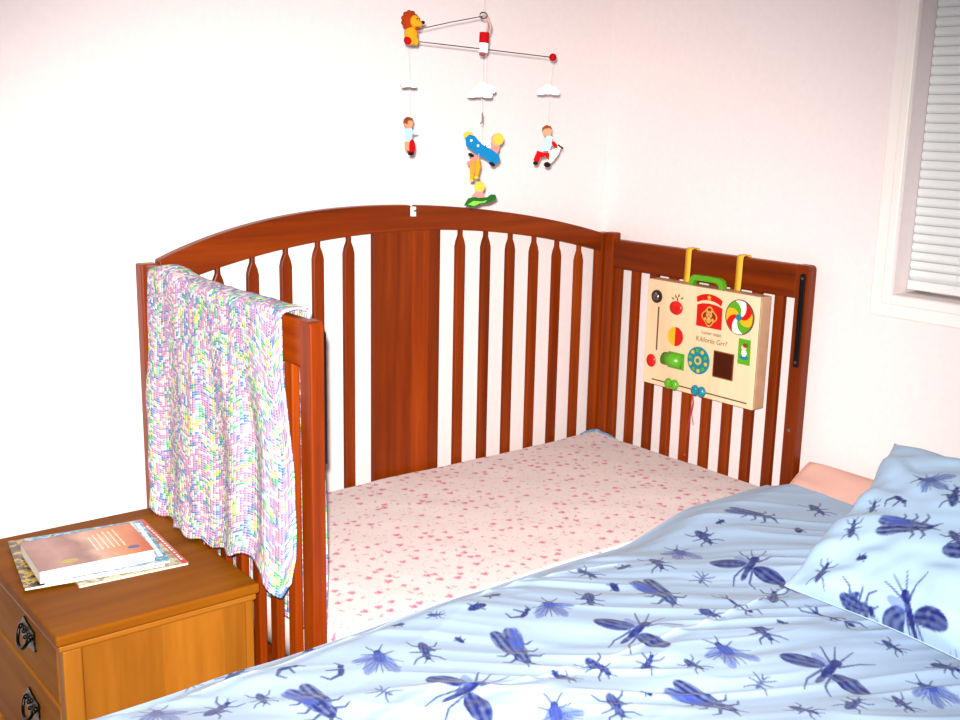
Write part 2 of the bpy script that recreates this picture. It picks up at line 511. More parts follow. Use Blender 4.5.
# ---------------------------------------------------------------- crib mattress with printed sheet
mat_t = thing('crib_mattress', 'crib mattress in a white fitted sheet printed with small pink hearts', 'mattress', (-.69, -.37, .448))
MB().box(-1.324, -.04, -.708, -.042, .4485, .535).build('mattress_core', plain('mattress_ticking', srgb(235, 230, 225), .9), mat_t, bevel=.02, seg=4)
rs = np.random.RandomState(3)
def hearts(X, Y, ink):
    cell = .029
    for i in range(int(1.36 / cell) + 1):
        for j in range(int(.75 / cell) + 1):
            cx = -1.36 + (i + .5 + .5 * (j % 2) + rs.uniform(-.3, .3)) * cell
            cy = -.735 + (j + .5 + rs.uniform(-.3, .3)) * cell
            typ = rs.choice(['heart', 'heart', 'bird', 'bird', 'dots', 'leaf'])
            s = {'heart': .0070, 'bird': .0066, 'dots': .0055, 'leaf': .0052}[typ] * rs.uniform(.8, 1.12)
            ang = rs.uniform(-.8, .8) + (0 if typ == 'heart' else rs.uniform(0, 6))
            i0, i1 = np.searchsorted(X[:, 0], [cx - .016, cx + .016]); j0, j1 = np.searchsorted(Y[0], [cy - .016, cy + .016])
            if i1 <= i0 or j1 <= j0: continue
            x = (X[i0:i1, j0:j1] - cx) / s; y = (Y[i0:i1, j0:j1] - cy) / s
            u = x * math.cos(ang) + y * math.sin(ang); v = -x * math.sin(ang) + y * math.cos(ang)
            ch, val = 0, .85
            if typ == 'heart':
                q = (u * u + v * v - .8); f = -(q ** 3 - u * u * v ** 3 * 1.4) * 1.2
                m = np.clip(f * 2.5 + .5, 0, 1)
            elif typ == 'bird':
                m = np.maximum(np.clip((1 - np.sqrt((u / 1.05) ** 2 + (v / .42) ** 2)) * 2 + .3, 0, 1), np.clip((.45 - np.hypot(u - .7, v - .35)) * 4, 0, 1)); ch = 0; val = .6
            elif typ == 'leaf':
                m = np.clip((1 - np.sqrt((u / .75) ** 2 + (v / .28) ** 2)) * 2 + .3, 0, 1); ch = 1; val = .55
            else:
                m = np.maximum(np.clip((.3 - np.hypot(u, v)) * 6, 0, 1), np.clip((.22 - np.hypot(u - .9, v - .5)) * 6, 0, 1)); ch = 2; val = .8
            ink[i0:i1, j0:j1, ch] = np.maximum(ink[i0:i1, j0:j1, ch], m * val)
            # tiny specks between
            for _ in range(2):
                ox, oy = cx + rs.uniform(-.014, .014), cy + rs.uniform(-.014, .014)
                d = np.hypot(X[i0:i1, j0:j1] - ox, Y[i0:i1, j0:j1] - oy)
                c = rs.choice([0, 1, 2])
                ink[i0:i1, j0:j1, c] = np.maximum(ink[i0:i1, j0:j1, c], np.clip((.0022 - d) / .0012, 0, 1) * .6)
gx = np.arange(-1.330, -.0339, .0023); gy = np.arange(-.7155, -.0349, .0023)
X, Y = np.meshgrid(gx, gy, indexing='ij')
ed = np.minimum(np.minimum(X + 1.3305, -.0335 - X), np.minimum(Y + .716, -.0345 - Y))
Z = .5745 - .016 * (1 - ss(0, .016, ed)) ** 1.6 + .004 * vn(X * 4, Y * 4, 1) + .0022 * vn(X * 14 + 3, Y * 14, 2) * 1.3
cr_ = np.exp(-((X + .045) / .10) ** 2 - ((Y + .045) / .07) ** 2)
Z += .006 * cr_
ink = np.zeros(X.shape + (4,)); ink[..., 3] = 1
hearts(X, Y, ink)
fs_ = grid_obj('fitted_sheet', X, Y, Z, sheet_m, mat_t, ink)
# skirt of the sheet
sk = MB()
x0, x1, y0, y1 = -1.3299, -.0345, -.7152, -.0354
for a, b in (((x0, y0), (x1, y0)), ((x1, y0), (x1, y1)), ((x1, y1), (x0, y1)), ((x0, y1), (x0, y0))):
    n = 30
    vs = []
    for i in range(n + 1):
        t = i / n
        for z in (.455, .50, .5585): vs.append((a[0] + (b[0] - a[0]) * t, a[1] + (b[1] - a[1]) * t, z))
    sk.add(vs, [(i * 3 + j, (i + 1) * 3 + j, (i + 1) * 3 + j + 1, i * 3 + j + 1) for i in range(n) for j in range(2)], True)
sk.build('sheet_skirt', plain('sheet_side_cotton', srgb(220, 202, 198), .9, vary=.02), mat_t, solid=.001)
# blue towelling corner that has slipped out behind the sheet
cx_ = np.linspace(0, 1, 70); cy_ = np.linspace(0, 1, 14)
A, B = np.meshgrid(cx_, cy_, indexing='ij')
ang = A * 1.0
px = np.where(A < .62, -.105 + A / .62 * .068, -.037 - (A - .62) * .004)
py = np.where(A < .62, -.0375 - .0 * A, -.0375 - (A - .62) / .38 * .095)
# tube like roll following the corner
env = np.sin(math.pi * np.clip(A, 0.001, .999)) ** .5
th = B * 2 * math.pi
rr = .0105 * env * (1 + .25 * vn(A * 12, B * 4, 4))
dirx = np.where(A < .62, 0, 1.0); diry = np.where(A < .62, 1.0, 0)
PX = px + np.where(A < .62, 0, np.cos(th) * rr) - .004; PY = py + np.where(A < .62, np.cos(th) * rr, 0) - .006
PZ = .5695 + .004 * env + np.sin(th) * rr
kk = np.zeros(A.shape + (4,)); kk[..., 3] = 1
kk[..., 0] = (vn(A * 60, B * 8, 5) > .12) * .8
grid_obj('towelling_corner', PX, PY, PZ, bluepad_m, mat_t, kk)

# ---------------------------------------------------------------- bed
bed = thing('bed', 'low double bed with its mattress under the insect print duvet, pushed against the crib', 'bed', (-1.0, -1.55, 0))
bedwood = wood('bed_wood_along_x', 'x', ND, NM, NL, .4, .6)
MB().box(-2.03, -.03, -2.33, -.80, .10, .30).build('bed_base', bedwood, bed, bevel=.01)
for x in (-1.97, -.09):
    for y in (-2.27, -.86):
        MB().prism([(x - .035, y - .035), (x + .035, y - .035), (x + .035, y + .035), (x - .035, y + .035)], 'z', 0, .10).build('leg', bedwood, bed, bevel=.004)
MB().box(-2.02, -.025, -2.34, -.775, .30, .545).build('mattress', plain('bed_mattress_ticking', srgb(225, 228, 232), .9), bed, bevel=.04, seg=4)

def hgt(X, Y):
    e = Y + .738                       # distance inside the crib-side edge, negative inside
    h = .616 + .010 * np.exp(-((X + .9) / .4) ** 2)
    r_ = ss(-.66, -.40, X)
    h = h + .032 * r_
    h = h - (.037 - .015 * r_) * (1 - ss(0, .085, -e)) ** 1.2
    return h
def axis_pts(segs):
    out = []
    for a, b, st in segs:
        out.append(np.arange(a, b, st))
    out.append([segs[-1][1]])
    return np.concatenate(out)
gx = axis_pts([(-2.06, -1.82, .012), (-1.82, -.45, .0024), (-.45, -.150, .0030)])
gy = axis_pts([(-2.38, -1.62, .014), (-1.62, -.736, .0024)])
X, Y = np.meshgrid(gx, gy, indexing='ij')
Z = hgt(X, Y)
# long soft folds: stretched along one direction, bent by noise
wx = X + .05 * vn(X * 3.1, Y * 3.1, 3) * 2; wy = Y + .05 * vn(X * 2.7 + 9, Y * 2.7, 4) * 2
u = wx * .82 - wy * .57; v = wx * .57 + wy * .82
f1 = vn(u * 2.2, v * 13, 5); f2 = vn(u * 4.0 + 5, v * 27, 6); f3 = vn(u * 7 + 2, v * 48, 7)
rid = lambda f: 1 - np.abs(f) * 4
reg = .8 + .9 * (vn(X * 2.2 + 4, Y * 2.2, 0) + .5)
fold = reg * (.0100 * f1 * 2 + .0034 * np.clip(rid(f2), -1, 1) + .0016 * f3 * 2)
u2 = wx * .97 + wy * .24; v2 = -wx * .24 + wy * .97
fold += .004 * np.clip(rid(vn(u2 * 3, v2 * 15, 1)), 0, 1) * ss(-1.0, -1.35, X)
Z = Z + fold * ss(0, .05, -(Y + .73)) * (1 - .75 * ss(-.35, -.2, X)) + .004 * vn(X * 9, Y * 9, 2)
# seams of the duvet cover
def polyd(X, Y, pts):
    d = np.full(X.shape, 9.0); side = np.zeros(X.shape)
    for (ax, ay), (bx, by) in zip(pts[:-1], pts[1:]):
        vx, vy = bx - ax, by - ay; l2 = vx * vx + vy * vy
        t = np.clip(((X - ax) * vx + (Y - ay) * vy) / l2, 0, 1)
        dd = np.hypot(X - ax - t * vx, Y - ay - t * vy)
        sg = np.sign((X - ax) * vy - (Y - ay) * vx)
        side = np.where(dd < d, sg * dd, side); d = np.minimum(d, dd)
    return d, side
seams = [[(-1.62, -.80), (-1.35, -.792), (-1.074, -.79), (-.90, -.81), (-.775, -.852)],
         [(-1.62, -1.10), (-1.372, -1.075), (-1.149, -1.096), (-1.064, -1.122), (-.864, -1.135), (-.656, -1.122), (-.557, -1.12)]]
seamI = np.zeros(X.shape)
for sm in seams:
    d, sd = polyd(X, Y, sm)
    Z += 0.0018 * np.exp(-(d / .0028) ** 2) - .0030 * np.exp(-((sd - .012) / .012) ** 2)
    seamI = np.maximum(seamI, np.exp(-(d / .0022) ** 2) * .6)

# printed insects: drawn as shapes in a unit frame, head towards +x, body length 1
def shapes(kind, r):
    E, Ln = [], []
    if kind == 'cicada':
        E += [(-.18, .075, .34, .13, 170, .95, 0), (-.18, -.055, .34, .135, 187, 1, 0), (.0, .0, .30, .17, 0, 1, 0), (.30, -.01, .14, .11, 0, 1, 0), (.42, 0, .06, .06, 0, 1, 0),
              (-.20, .13, .30, .10, 163, .95, 1)]
        Ln += [(.42, 0, .52, .06, .03, .02), (.46, .04, .60, .12, .014, .006), (.46, -.02, .60, -.06, .014, .006)]
        for x0, s in ((.30, 1), (.12, 1), (.30, -1), (.10, -1), (-.1, -1)):
            Ln += [(x0, -.10 * s, x0 + .07, -.22 * s, .026, .016), (x0 + .07, -.22 * s, x0 + .02, -.31 * s, .016, .008)]
        ST = (.085, .42)
    elif kind == 'wasp':
        E += [(.0, .0, .18, .05, 0, 1, 0), (.17, .0, .07, .06, 0, 1, 0), (-.2, 0, .12, .035, 0, .9, 0), (-.05, .27, .23, .115, 112, 1, 0), (-.10, -.27, .23, .12, -108, 1, 0),
              (.1, .14, .14, .06, 60, .5, 1)]
        Ln += [(.2, .03, .46, .14, .010, .004), (.2, -.02, .50, -.04, .010, .004), (.12, .04, .36, .26, .014, .006), (.12, -.05, .34, -.18, .014, .006), (.34, -.18, .46, -.30, .010, .004),
               (-.05, .05, -.30, .10, .014, .01), (-.30, .10, -.50, .04, .01, .005), (-.05, -.05, -.32, -.10, .014, .01), (-.32, -.10, -.46, -.22, .01, .005)]
        ST = (.05, .22)
    elif kind == 'moth':
        E += [(.0, 0, .15, .10, 0, 1, 0), (.15, 0, .07, .06, 0, 1, 0), (-.16, .13, .34, .11, 155, .66, 1), (-.20, -.10, .34, .11, -165, .66, 1), (.02, .18, .24, .09, 100, .6, 1)]
        Ln += [(.2, .04, .36, .14, .012, .006), (.2, -.04, .36, -.12, .012, .006), (.1, .06, .16, .24, .014, .007), (.05, -.06, .12, -.24, .014, .007)]
        for k in range(11):
            an_ = math.radians(85 + k * 15); Ln += [(0, 0, .47 * math.cos(an_) * (1 if 120 < 85 + k * 15 < 230 else .7), .40 * math.sin(an_), .012, .004)]
        ST = (.05, .2)
    elif kind in ('crawl', 'beetle'):
        b = .17 if kind == 'beetle' else .105
        b *= 1.25
        E += [(-.12, 0, .30, b, 0, 1, 0), (.2, 0, .13, b * .8, 0, 1, 0), (.36, 0, .08, .07, 0, 1, 0)]
        if kind == 'crawl': E += [(-.1, .12, .2, .06, 30, .9, 0)]
        for x0, dx in ((.22, .18), (.05, .0), (-.15, -.2)):
            for s in (1, -1):
                j = r.uniform(-.06, .06)
                Ln += [(x0, .06 * s, x0 + dx * .5 + j, .26 * s, .028, .02), (x0 + dx * .5 + j, .26 * s, x0 + dx * 1.5 + j, .36 * s, .02, .012)]
        Ln += [(.4, .03, .55, .1, .015, .008), (.4, -.03, .55, -.12, .015, .008)]
        ST = (.12, .2)
    elif kind == 'ant':
        E += [(-.14, 0, .16, .07, 0, .8, 0), (.1, 0, .12, .05, 0, .8, 0), (.28, 0, .07, .06, 0, .8, 0)]
        for x0, dx in ((.15, .25), (.05, .02), (-.05, -.28)):
            for s in (1, -1):
                Ln += [(x0, .03 * s, x0 + dx * .6, .24 * s, .03, .02), (x0 + dx * .6, .24 * s, x0 + dx * 1.3, .40 * s, .02, .012)]
        Ln += [(.3, .03, .5, .15, .02, .012), (.3, -.03, .5, -.1, .02, .012)]
        ST = (.2, 0)
    elif kind == 'leg':
        E += [(0, .1, .26, .1, -15, 1, 0), (.3, 0, .12, .1, 0, 1, 0)]
        Ln += [(-.2, .1, -.45, -.1, .07, .04), (-.45, -.1, -.35, -.4, .04, .025), (.1, 0, 0, -.35, .05, .03), (.35, 0, .5, -.25, .04, .02)]
        ST = (.2, 0)
    elif kind == 'stick':
        E += [(0, 0, .42, .035, 0, 1, 0), (.42, 0, .07, .05, 0, 1, 0)]
        for x0, dx in ((.3, .18), (.05, .1), (-.22, -.2)):
            for s in (1, -1):
                Ln += [(x0, 0, x0 + dx, .16 * s, .02, .015), (x0 + dx, .16 * s, x0 + dx * 1.8, .13 * s, .015, .008)]
        ST = (.2, 0)
    else:
        E += [(0, 0, .42, .20, 0, 1, 0), (.3, .04, .18, .15, 0, 1, 0)]
        Ln += [(.1, .1, .25, .35, .05, .03), (-.1, -.1, -.2, -.36, .05, .03), (.1, -.1, .3, -.3, .05, .03)]
        ST = (.2, 0)
    return E, Ln, ST
def stamp(X, Y, ink, bugs, seed, xs, ys, swap=False):
    r = random.Random(seed)
    for kind, cx, cy, deg, L in bugs:
        L *= 1.2
        R_ = L * .75
        i0, i1 = np.searchsorted(xs, [cx - R_, cx + R_]); j0, j1 = np.searchsorted(ys, [cy - R_, cy + R_])
        if i1 - i0 < 3 or j1 - j0 < 3: continue
        a = math.radians(deg)
        x = (X[i0:i1, j0:j1] - cx) / L; y = (Y[i0:i1, j0:j1] - cy) / L
        p = x * math.cos(a) + y * math.sin(a); q = -x * math.sin(a) + y * math.cos(a)
        if r.random() < .5 and kind != 'wasp': q = -q
        aa = .0016 / L
        E, Ln, ST = shapes(kind, r)
        tex = vn(x * 17 + cx * 50, y * 17 + cy * 50, 3) + .5
        for ex, ey, rx, ry, an, val, ch in E:
            t = math.radians(an); c, s_ = math.cos(t), math.sin(t)
            lx = (p - ex) * c + (q - ey) * s_; ly = -(p - ex) * s_ + (q - ey) * c
            rr = np.sqrt((lx / rx) ** 2 + (ly / ry) ** 2)
            m = np.clip((1 - rr) * min(rx, ry) / aa + .5, 0, 1)
            if min(rx, ry) > .09:
                st = np.clip(.5 + .5 * np.sin(ly / min(rx, ry) * 9 + lx * 6) , 0, 1)
                m = m * (1 - ST[1] * st * .8)
            m = m * val * (.86 + .26 * tex)
            ink[i0:i1, j0:j1, ch] = np.maximum(ink[i0:i1, j0:j1, ch], np.clip(m, 0, 1))
        for ax, ay, bx, by, w0, w1 in Ln:
            vx, vy = bx - ax, by - ay; l2 = vx * vx + vy * vy
            t = np.clip(((p - ax) * vx + (q - ay) * vy) / l2, 0, 1)
            d = np.hypot(p - ax - t * vx, q - ay - t * vy)
            m = np.clip((w0 + (w1 - w0) * t - d) / aa + .75, 0, 1) * .85
            ink[i0:i1, j0:j1, 0] = np.maximum(ink[i0:i1, j0:j1, 0], m)
DUVET_BUGS= [('cicada', -1.16, -0.995, -105, 0.1), ('wasp', -1.313, -1.068, 2, 0.13), ('moth', -1.358, -0.892, 68, 0.09), ('crawl', -1.284, -0.916, -114, 0.06), ('blob', -1.213, -0.918, 94, 0.02), ('leg', -1.433, -0.888, 43, 0.045), ('ant', -1.416, -0.996, 111, 0.04), ('cicada', -1.507, -0.945, -92, 0.1), ('blob', -1.399, -0.734, -105, 0.035), ('blob', -1.271, -0.816, -31, 0.023), ('crawl', -1.201, -0.83, -38, 0.028), ('blob', -1.13, -0.856, -5, 0.034), ('blob', -1.071, -0.825, -13, 0.035), ('leg', -1.079, -0.921, 11, 0.044), ('moth', -1.017, -0.923, 49, 0.09), ('blob', -1.162, -1.102, 79, 0.021), ('moth', -1.24, -1.186, 56, 0.087), ('crawl', -0.933, -0.94, -128, 0.06), ('blob', -0.855, -0.926, 72, 0.03), ('crawl', -0.852, -0.848, -88, 0.049), ('blob', -0.776, -0.871, 2, 0.033), ('cicada', -0.808, -0.992, -106, 0.1), ('wasp', -0.965, -1.088, 11, 0.13), ('ant', -0.692, -0.998, 23, 0.04), ('beetle', -0.809, -1.115, -69, 0.04), ('stick', -0.734, -1.111, -98, 0.075), ('crawl', -0.645, -1.13, 35, 0.06), ('beetle', -0.588, -1.123, -72, 0.041), ('stick', -0.649, -1.25, -93, 0.09), ('wasp', -0.585, -1.028, 20, 0.13), ('crawl', -0.809, -1.224, -103, 0.06), ('blob', -0.732, -1.212, -86, 0.021), ('moth', -0.903, -1.226, 83, 0.09), ('crawl', -1.095, -1.126, -96, 0.06), ('crawl', -1.033, -1.174, 21, 0.046), ('crawl', -0.979, -1.224, -92, 0.04), ('cicada', -1.039, -1.297, -81, 0.098), ('ant', -0.937, -1.322, 17, 0.04), ('blob', -1.098, -1.233, -93, 0.022), ('crawl', -1.16, -1.231, -112, 0.06), ('beetle', -1.158, -1.121, -87, 0.039), ('wasp', -0.816, -1.364, 11, 0.13), ('crawl', -0.955, -1.414, -81, 0.045), ('cicada', -0.382, -0.872, -76, 0.092), ('crawl', -0.24, -0.938, -115, 0.06), ('blob', -0.379, -0.99, 35, 0.035), ('blob', -0.465, -0.853, -7, 0.023), ('crawl', -0.534, -0.868, -106, 0.06), ('crawl', -0.665, -1.381, -96, 0.04), ('moth', -0.731, -1.486, 83, 0.077), ('crawl', -0.805, -1.486, -103, 0.043), ('crawl', -0.883, -1.451, 8, 0.048), ('beetle', -0.66, -1.472, -78, 0.045), ('moth', -0.621, -0.88, 68, 0.09), ('crawl', -0.713, -0.901, -115, 0.06), ('ant', -1.611, -0.729, 2, 0.03), ('crawl', -1.541, -0.746, 23, 0.046), ('leg', -1.492, -0.831, 10, 0.044), ('crawl', -1.564, -0.884, -102, 0.044), ('crawl', -1.633, -0.876, 29, 0.06), ('moth', -1.71, -0.839, 67, 0.09), ('blob', -1.721, -0.841, 7, 0.012)]
PILLOW_BUGS= [('crawl', 0.11, -0.044, 86, 0.051), ('beetle', 0.13, -0.122, -6, 0.039), ('crawl', 0.204, -0.077, -2, 0.07), ('cicada', 0.203, 0.096, 18, 0.093), ('blob', 0.172, 0.005, 19, 0.023), ('wasp', 0.307, -0.062, 112, 0.12), ('moth', 0.15, 0.231, -165, 0.082), ('leg', 0.135, 0.157, 1, 0.044), ('crawl', 0.107, 0.058, 111, 0.046), ('crawl', 0.095, 0.129, 107, 0.036), ('beetle', 0.392, -0.112, 105, 0.039), ('crawl', 0.229, 0.201, 108, 0.056), ('crawl', 0.301, 0.104, -37, 0.048), ('crawl', 0.178, -0.15, 1, 0.039), ('wasp', 0.362, 0.091, 91, 0.12), ('moth', 0.251, 0.27, -11, 0.081)]
OU, OV = .005, .085
ink = np.zeros(X.shape + (4,)); ink[..., 3] = 1
stamp(X, Y, ink, DUVET_BUGS, 5, gx, gy)
ink[..., 2] = seamI * (1 - ink[..., 0])
duv = grid_obj('duvet', X, Y, Z, duvet_m, None, ink)
tag(duv, 'light blue duvet printed with dark blue insects, spread over the bed beside the crib', 'duvet')
# the sides of the duvet, hanging or tucked: one strip all round, joined into the duvet's own mesh
bm = bmesh.new(); bm.from_mesh(duv.data)
be = [e for e in bm.edges if e.is_boundary]
def drop(edges, dz, out):
    g = bmesh.ops.extrude_edge_only(bm, edges=edges)['geom']
    vs = [v for v in g if isinstance(v, bmesh.types.BMVert)]
    for v in vs:
        cx, cy = v.co.x, v.co.y
        dx = -out if cx < -2.05 else 0
        dy = -out if cy < -2.37 else (out * .1 if cy > -.74 else 0)
        v.co.x += dx; v.co.y += dy
        inside = cx > -.155
        v.co.z -= .003 if inside else dz
    return [e for e in g if isinstance(e, bmesh.types.BMEdge)]
be = drop(be, .02, .012)
be = drop(be, .03, .008)
be = drop(be, .16, .005)
for f in bm.faces: f.smooth = True
bmesh.ops.recalc_face_normals(bm, faces=bm.faces[:])
bm.to_mesh(duv.data); bm.free()

# ---------------------------------------------------------------- pillows
def pillow(name, O, U, V, lu, lv, T, mat, label, cat, bugs=None, seed=0, step=.004, shear=0):
    O, U, V = Vector(O), Vector(U).normalized(), Vector(V)
    V = (V - U * U.dot(V)).normalized()
    Nn = V.cross(U)
    if Nn.z < 0: Nn = -Nn
    root = thing(name, label, cat, O + U * lu / 2 + V * lv / 2 - Nn * T * .45)
    gu = np.arange(0, lu + step * .5, step); gv = np.arange(0, lv + step * .5, step)
    A, B = np.meshgrid(gu, gv, indexing='ij')
    p, q = A / gu[-1] * 2 - 1, B / gv[-1] * 2 - 1
    prof = np.clip((1 - np.abs(p) ** 2.6), 0, 1) ** .55 * np.clip((1 - np.abs(q) ** 2.6), 0, 1) ** .55
    # corners stay pointed, the middles of the sides pull in
    A2 = A - (p * np.abs(p) ** 3) * .035 * T / .12 * (1 - q ** 2); B2 = B - (q * np.abs(q) ** 3) * .03 * T / .12 * (1 - p ** 2)
    cn = (p * q) ** 4 * .010
    A2 = A2 - np.sign(p) * cn + shear * (gv[-1] / 2 - B) ; B2 = B2 - np.sign(q) * cn
    ang = np.arctan2(q, p); rad = np.hypot(p, q)
    wr_ = vn(ang * 5 + seed, rad * 1.5, 2) * ss(.35, 1, rad) * .020 + vn(A * 14 + B * 6, B * 26 - A * 9, 3) * .010 + vn(A * 7, B * 7 + seed, 4) * .016
    wr_ = wr_ * ss(0, .25, prof) * min(1, T / .1)
    top_h = T * .72 * prof + wr_
    bot_h = -T * .28 * prof
    def surf(H):
        return (O.x + U.x * A2 + V.x * B2 + Nn.x * H, O.y + U.y * A2 + V.y * B2 + Nn.y * H, O.z + U.z * A2 + V.z * B2 + Nn.z * H)
    ink = np.zeros(A.shape + (4,)); ink[..., 3] = 1
    if bugs: stamp(A, B, ink, bugs, seed, gu, gv)
    fl_ = U.cross(V).dot(Nn) < 0
    o = grid_obj('pillow_front', *surf(top_h), mat, root, ink, flip=fl_)
    o2 = grid_obj('pillow_back', *surf(bot_h), mat, root, ink * 0 + np.array([0, 0, 0, 1]), flip=not fl_)
    rim = MB()
    P0 = surf(top_h * 0)
    rp = [(i, 0) for i in range(0, A.shape[0], 4)] + [(A.shape[0] - 1, j) for j in range(0, A.shape[1], 4)] + [(i, A.shape[1] - 1) for i in range(A.shape[0] - 1, -1, -4)] + [(0, j) for j in range(A.shape[1] - 1, -1, -4)]
    rim.tube([(P0[0][i, j], P0[1][i, j], P0[2][i, j]) for i, j in rp], .0012, 6)
    rim.build('seam_piping', mat, root)
    return root
pillow('pillow', (-.226, -.752, .547), (0, -1, 0), (.20, 0, .118), .52, .25, .035, pink_m,
       'pink pillow showing behind the top edge of the duvet', 'pillow', None, 2, .008)
LV, SH = .46, .20
PB = [(k, u + OU - SH * (LV / 2 - v - OV), v + OV, d, l) for k, u, v, d, l in PILLOW_BUGS]
pillow('pillow', Vector((-.56, -1.10, .675)) + Vector((-.12033, -.99273, 0)) * -OU + Vector((.89338, -.10829, .436)) * -OV, (-.12033, -.99273, 0), (.89338, -.10829, .43605), .66, LV, .12, pillow_m,
       'blue insect print pillow leaning on the wall at the head of the bed', 'pillow', PB, 3, .0028, SH)

# ---------------------------------------------------------------- nightstand
ns = thing('nightstand', 'pine nightstand with dark ornate drawer pulls, standing against the end of the crib', 'nightstand', (-1.58, -.32, 0))
NX0, NX1, NY0, NY1, NZ = -1.765, -1.400, -.566, -.075, .640
tp = MB()
tp.box(NX0, NX1, NY0, NY1, NZ - .020, NZ)
tp.build('top', pine_top, ns, bevel=.005, seg=3)
MB().box(NX0 + .006, NX1 - .004, NY0 + .007, NY1, NZ - .034, NZ - .020).build('top_moulding', pine_x, ns, bevel=.004)
cx0, cx1, cy0, cy1 = -1.752, -1.408, -.552, -.08
MB().box(cx0 + .034, cx1 - .003, cy0 + .005, cy0 + .020, .05, NZ - .034).build('side_panel', pine_z, ns)
MB().box(cx0 + .01, cx1 - .003, cy1 - .015, cy1, .05, NZ - .034).build('side_panel', pine_z, ns)
MB().box(cx1 - .015, cx1, cy0 + .002, cy1, .05, NZ - .034).build('back_panel', pine_z, ns)
for y0 in (cy0, cy1 - .03):
    MB().box(cx0, cx0 + .033, y0, y0 + .03, 0, NZ - .034).build('stile', pine_z, ns, bevel=.004)
MB().box(cx0 + .002, cx0 + .02, cy0 + .03, cy1 - .03, .02, .075).build('plinth', pine_y, ns, bevel=.003)
MB().box(cx0 + .012, cx1 - .003, cy0 + .02, cy1 - .015, .05, .062).build('bottom_board', pine_x, ns)
dz = [(.492, .598), (.290, .484), (.085, .282)]
for z0, z1 in dz:
    d = MB().box(cx0 + .001, cx0 + .02, cy0 + .034, cy1 - .034, z0, z1)
    dr = d.build('drawer', pine_y, ns, bevel=.004)
    yy = -.362 if z0 > .4 else -.36
    for yc in ((yy,) if True else ()):
        zc = (z0 + z1) / 2 + (.034 if z0 < .4 else .016)
        hb = MB()
        pts = []
        for k in range(40):
            t = 2 * math.pi * k / 40
            r = 1 + .13 * math.cos(5 * t) + .05 * math.cos(10 * t)
            pts.append((yc + .043 * r * math.cos(t), zc + .026 * r * math.sin(t)))
        hb.prism(pts, 'x', cx0 - .0025, cx0 + .0012)
        hb.ball((cx0 - .004, yc - .028, zc + .006), .005, 10, 6).ball((cx0 - .004, yc + .028, zc + .006), .005, 10, 6)
        hb.tube([(cx0 - .006 - .010 * math.sin(math.pi * k / 12), yc - .028 * math.cos(math.pi * k / 12), zc + .006 - .026 * math.sin(math.pi * k / 12)) for k in range(13)], .0032, 8)
        for k in range(7):
            a = math.pi * 2 * k / 7
            hb.ball((cx0 - .003, yc + .016 * math.cos(a), zc + .012 * math.sin(a)), .004, 8, 5)
        hb.build('drawer_pull', bronze, dr)

# ---------------------------------------------------------------- books and magazines on the nightstand
def art(name, stops, scale, seed, rough=.25, pages=False):
    t = NT(name)
    v = t.obj((1, 1, 1))
    mp = t.n('VectorMath', operation='ADD'); mp.inputs[1].default_value = (seed, seed * 2, 0)
    t.l(v, mp.inputs[0])
    n1 = t.noise(mp.outputs[0], scale, 3, .55)
    t.l(t.ramp(n1, stops), t.b.inputs['Base Color'])
    t.b.inputs['Roughness'].default_value = rough
    return t
def cover_mat():
    # photograph on the cover: mauve at one end, warm orange at the other, a pale band between
    t = NT('book_cover_print')
    tc = t.n('TexCoord'); sp = t.n('SeparateXYZ'); t.l(tc.outputs['Object'], sp.inputs[0])
    n1 = t.noise(tc.outputs['Object'], 16, 4, .6)
    f = t.math('ADD', t.math('MULTIPLY', sp.outputs[0], 4.2), t.math('MULTIPLY', n1, .5))
    f = t.math('ADD', f, .28)
    t.l(t.ramp(f, [(.0, srgb(120, 80, 70)), (.25, srgb(164, 122, 112)), (.45, srgb(130, 88, 80)), (.62, srgb(190, 150, 126)), (.8, srgb(190, 116, 66)), (1, srgb(172, 78, 30))]), t.b.inputs['Base Color'])
    t.b.inputs['Roughness'].default_value = .28
    return t.m
paper = plain('page_edges', srgb(240, 236, 226), .8, vary=.05)
def slab(mb, w, d, z0, z1, mi=0): return mb.box(-w / 2, w / 2, -d / 2, d / 2, z0, z1, mi)
ZT = NZ
def blade(x, y, deg): return (x, y, ZT), (0, 0, math.radians(deg))
# bottom magazine: comic like, red border
def magazine(label, x, y, z, deg, w, d, th, mat, deco=None):
    r = thing('magazine', label, 'magazine', (x, y, z), 'magazines under the paperback book', (0, 0, math.radians(deg)))
    slab(MB(), w - .002, d - .002, .0004, th - .0004).build('pages', paper, r, local=True)
    c = MB()
    slab(c, w, d, th - .0005, th)
    slab(c, w, d, 0, .0005)
    c.box(-w / 2 - .0006, -w / 2, -d / 2, d / 2, 0, th)
    c.build('cover', mat, r, local=True)
    if deco: deco(r, w, d, th)
    return r
red_print = plain('red_print', srgb(196, 34, 30), .3)
blue_print = plain('blue_print', srgb(86, 156, 200), .3, vary=.2)
white_print = plain('white_print', srgb(235, 238, 236), .35)
black_print = plain('black_print', srgb(20, 20, 22), .4)
yellow_print = plain('yellow_print', srgb(236, 198, 60), .35)
lowermag = art('photo_magazine_print', [(.3, srgb(150, 140, 110)), (.45, srgb(190, 178, 150)), (.6, srgb(110, 112, 90)), (.75, srgb(180, 90, 60))], 40, 3).m
bluemag = art('blue_magazine_print', [(.3, srgb(44, 110, 150)), (.5, srgb(84, 144, 172)), (.58, srgb(170, 190, 190)), (.72, srgb(60, 84, 110))], 60, 5).m
darkmag = art('dark_magazine_print', [(.3, srgb(24, 24, 22)), (.5, srgb(70, 60, 50)), (.6, srgb(190, 160, 60)), (.7, srgb(30, 34, 40))], 50, 9).m
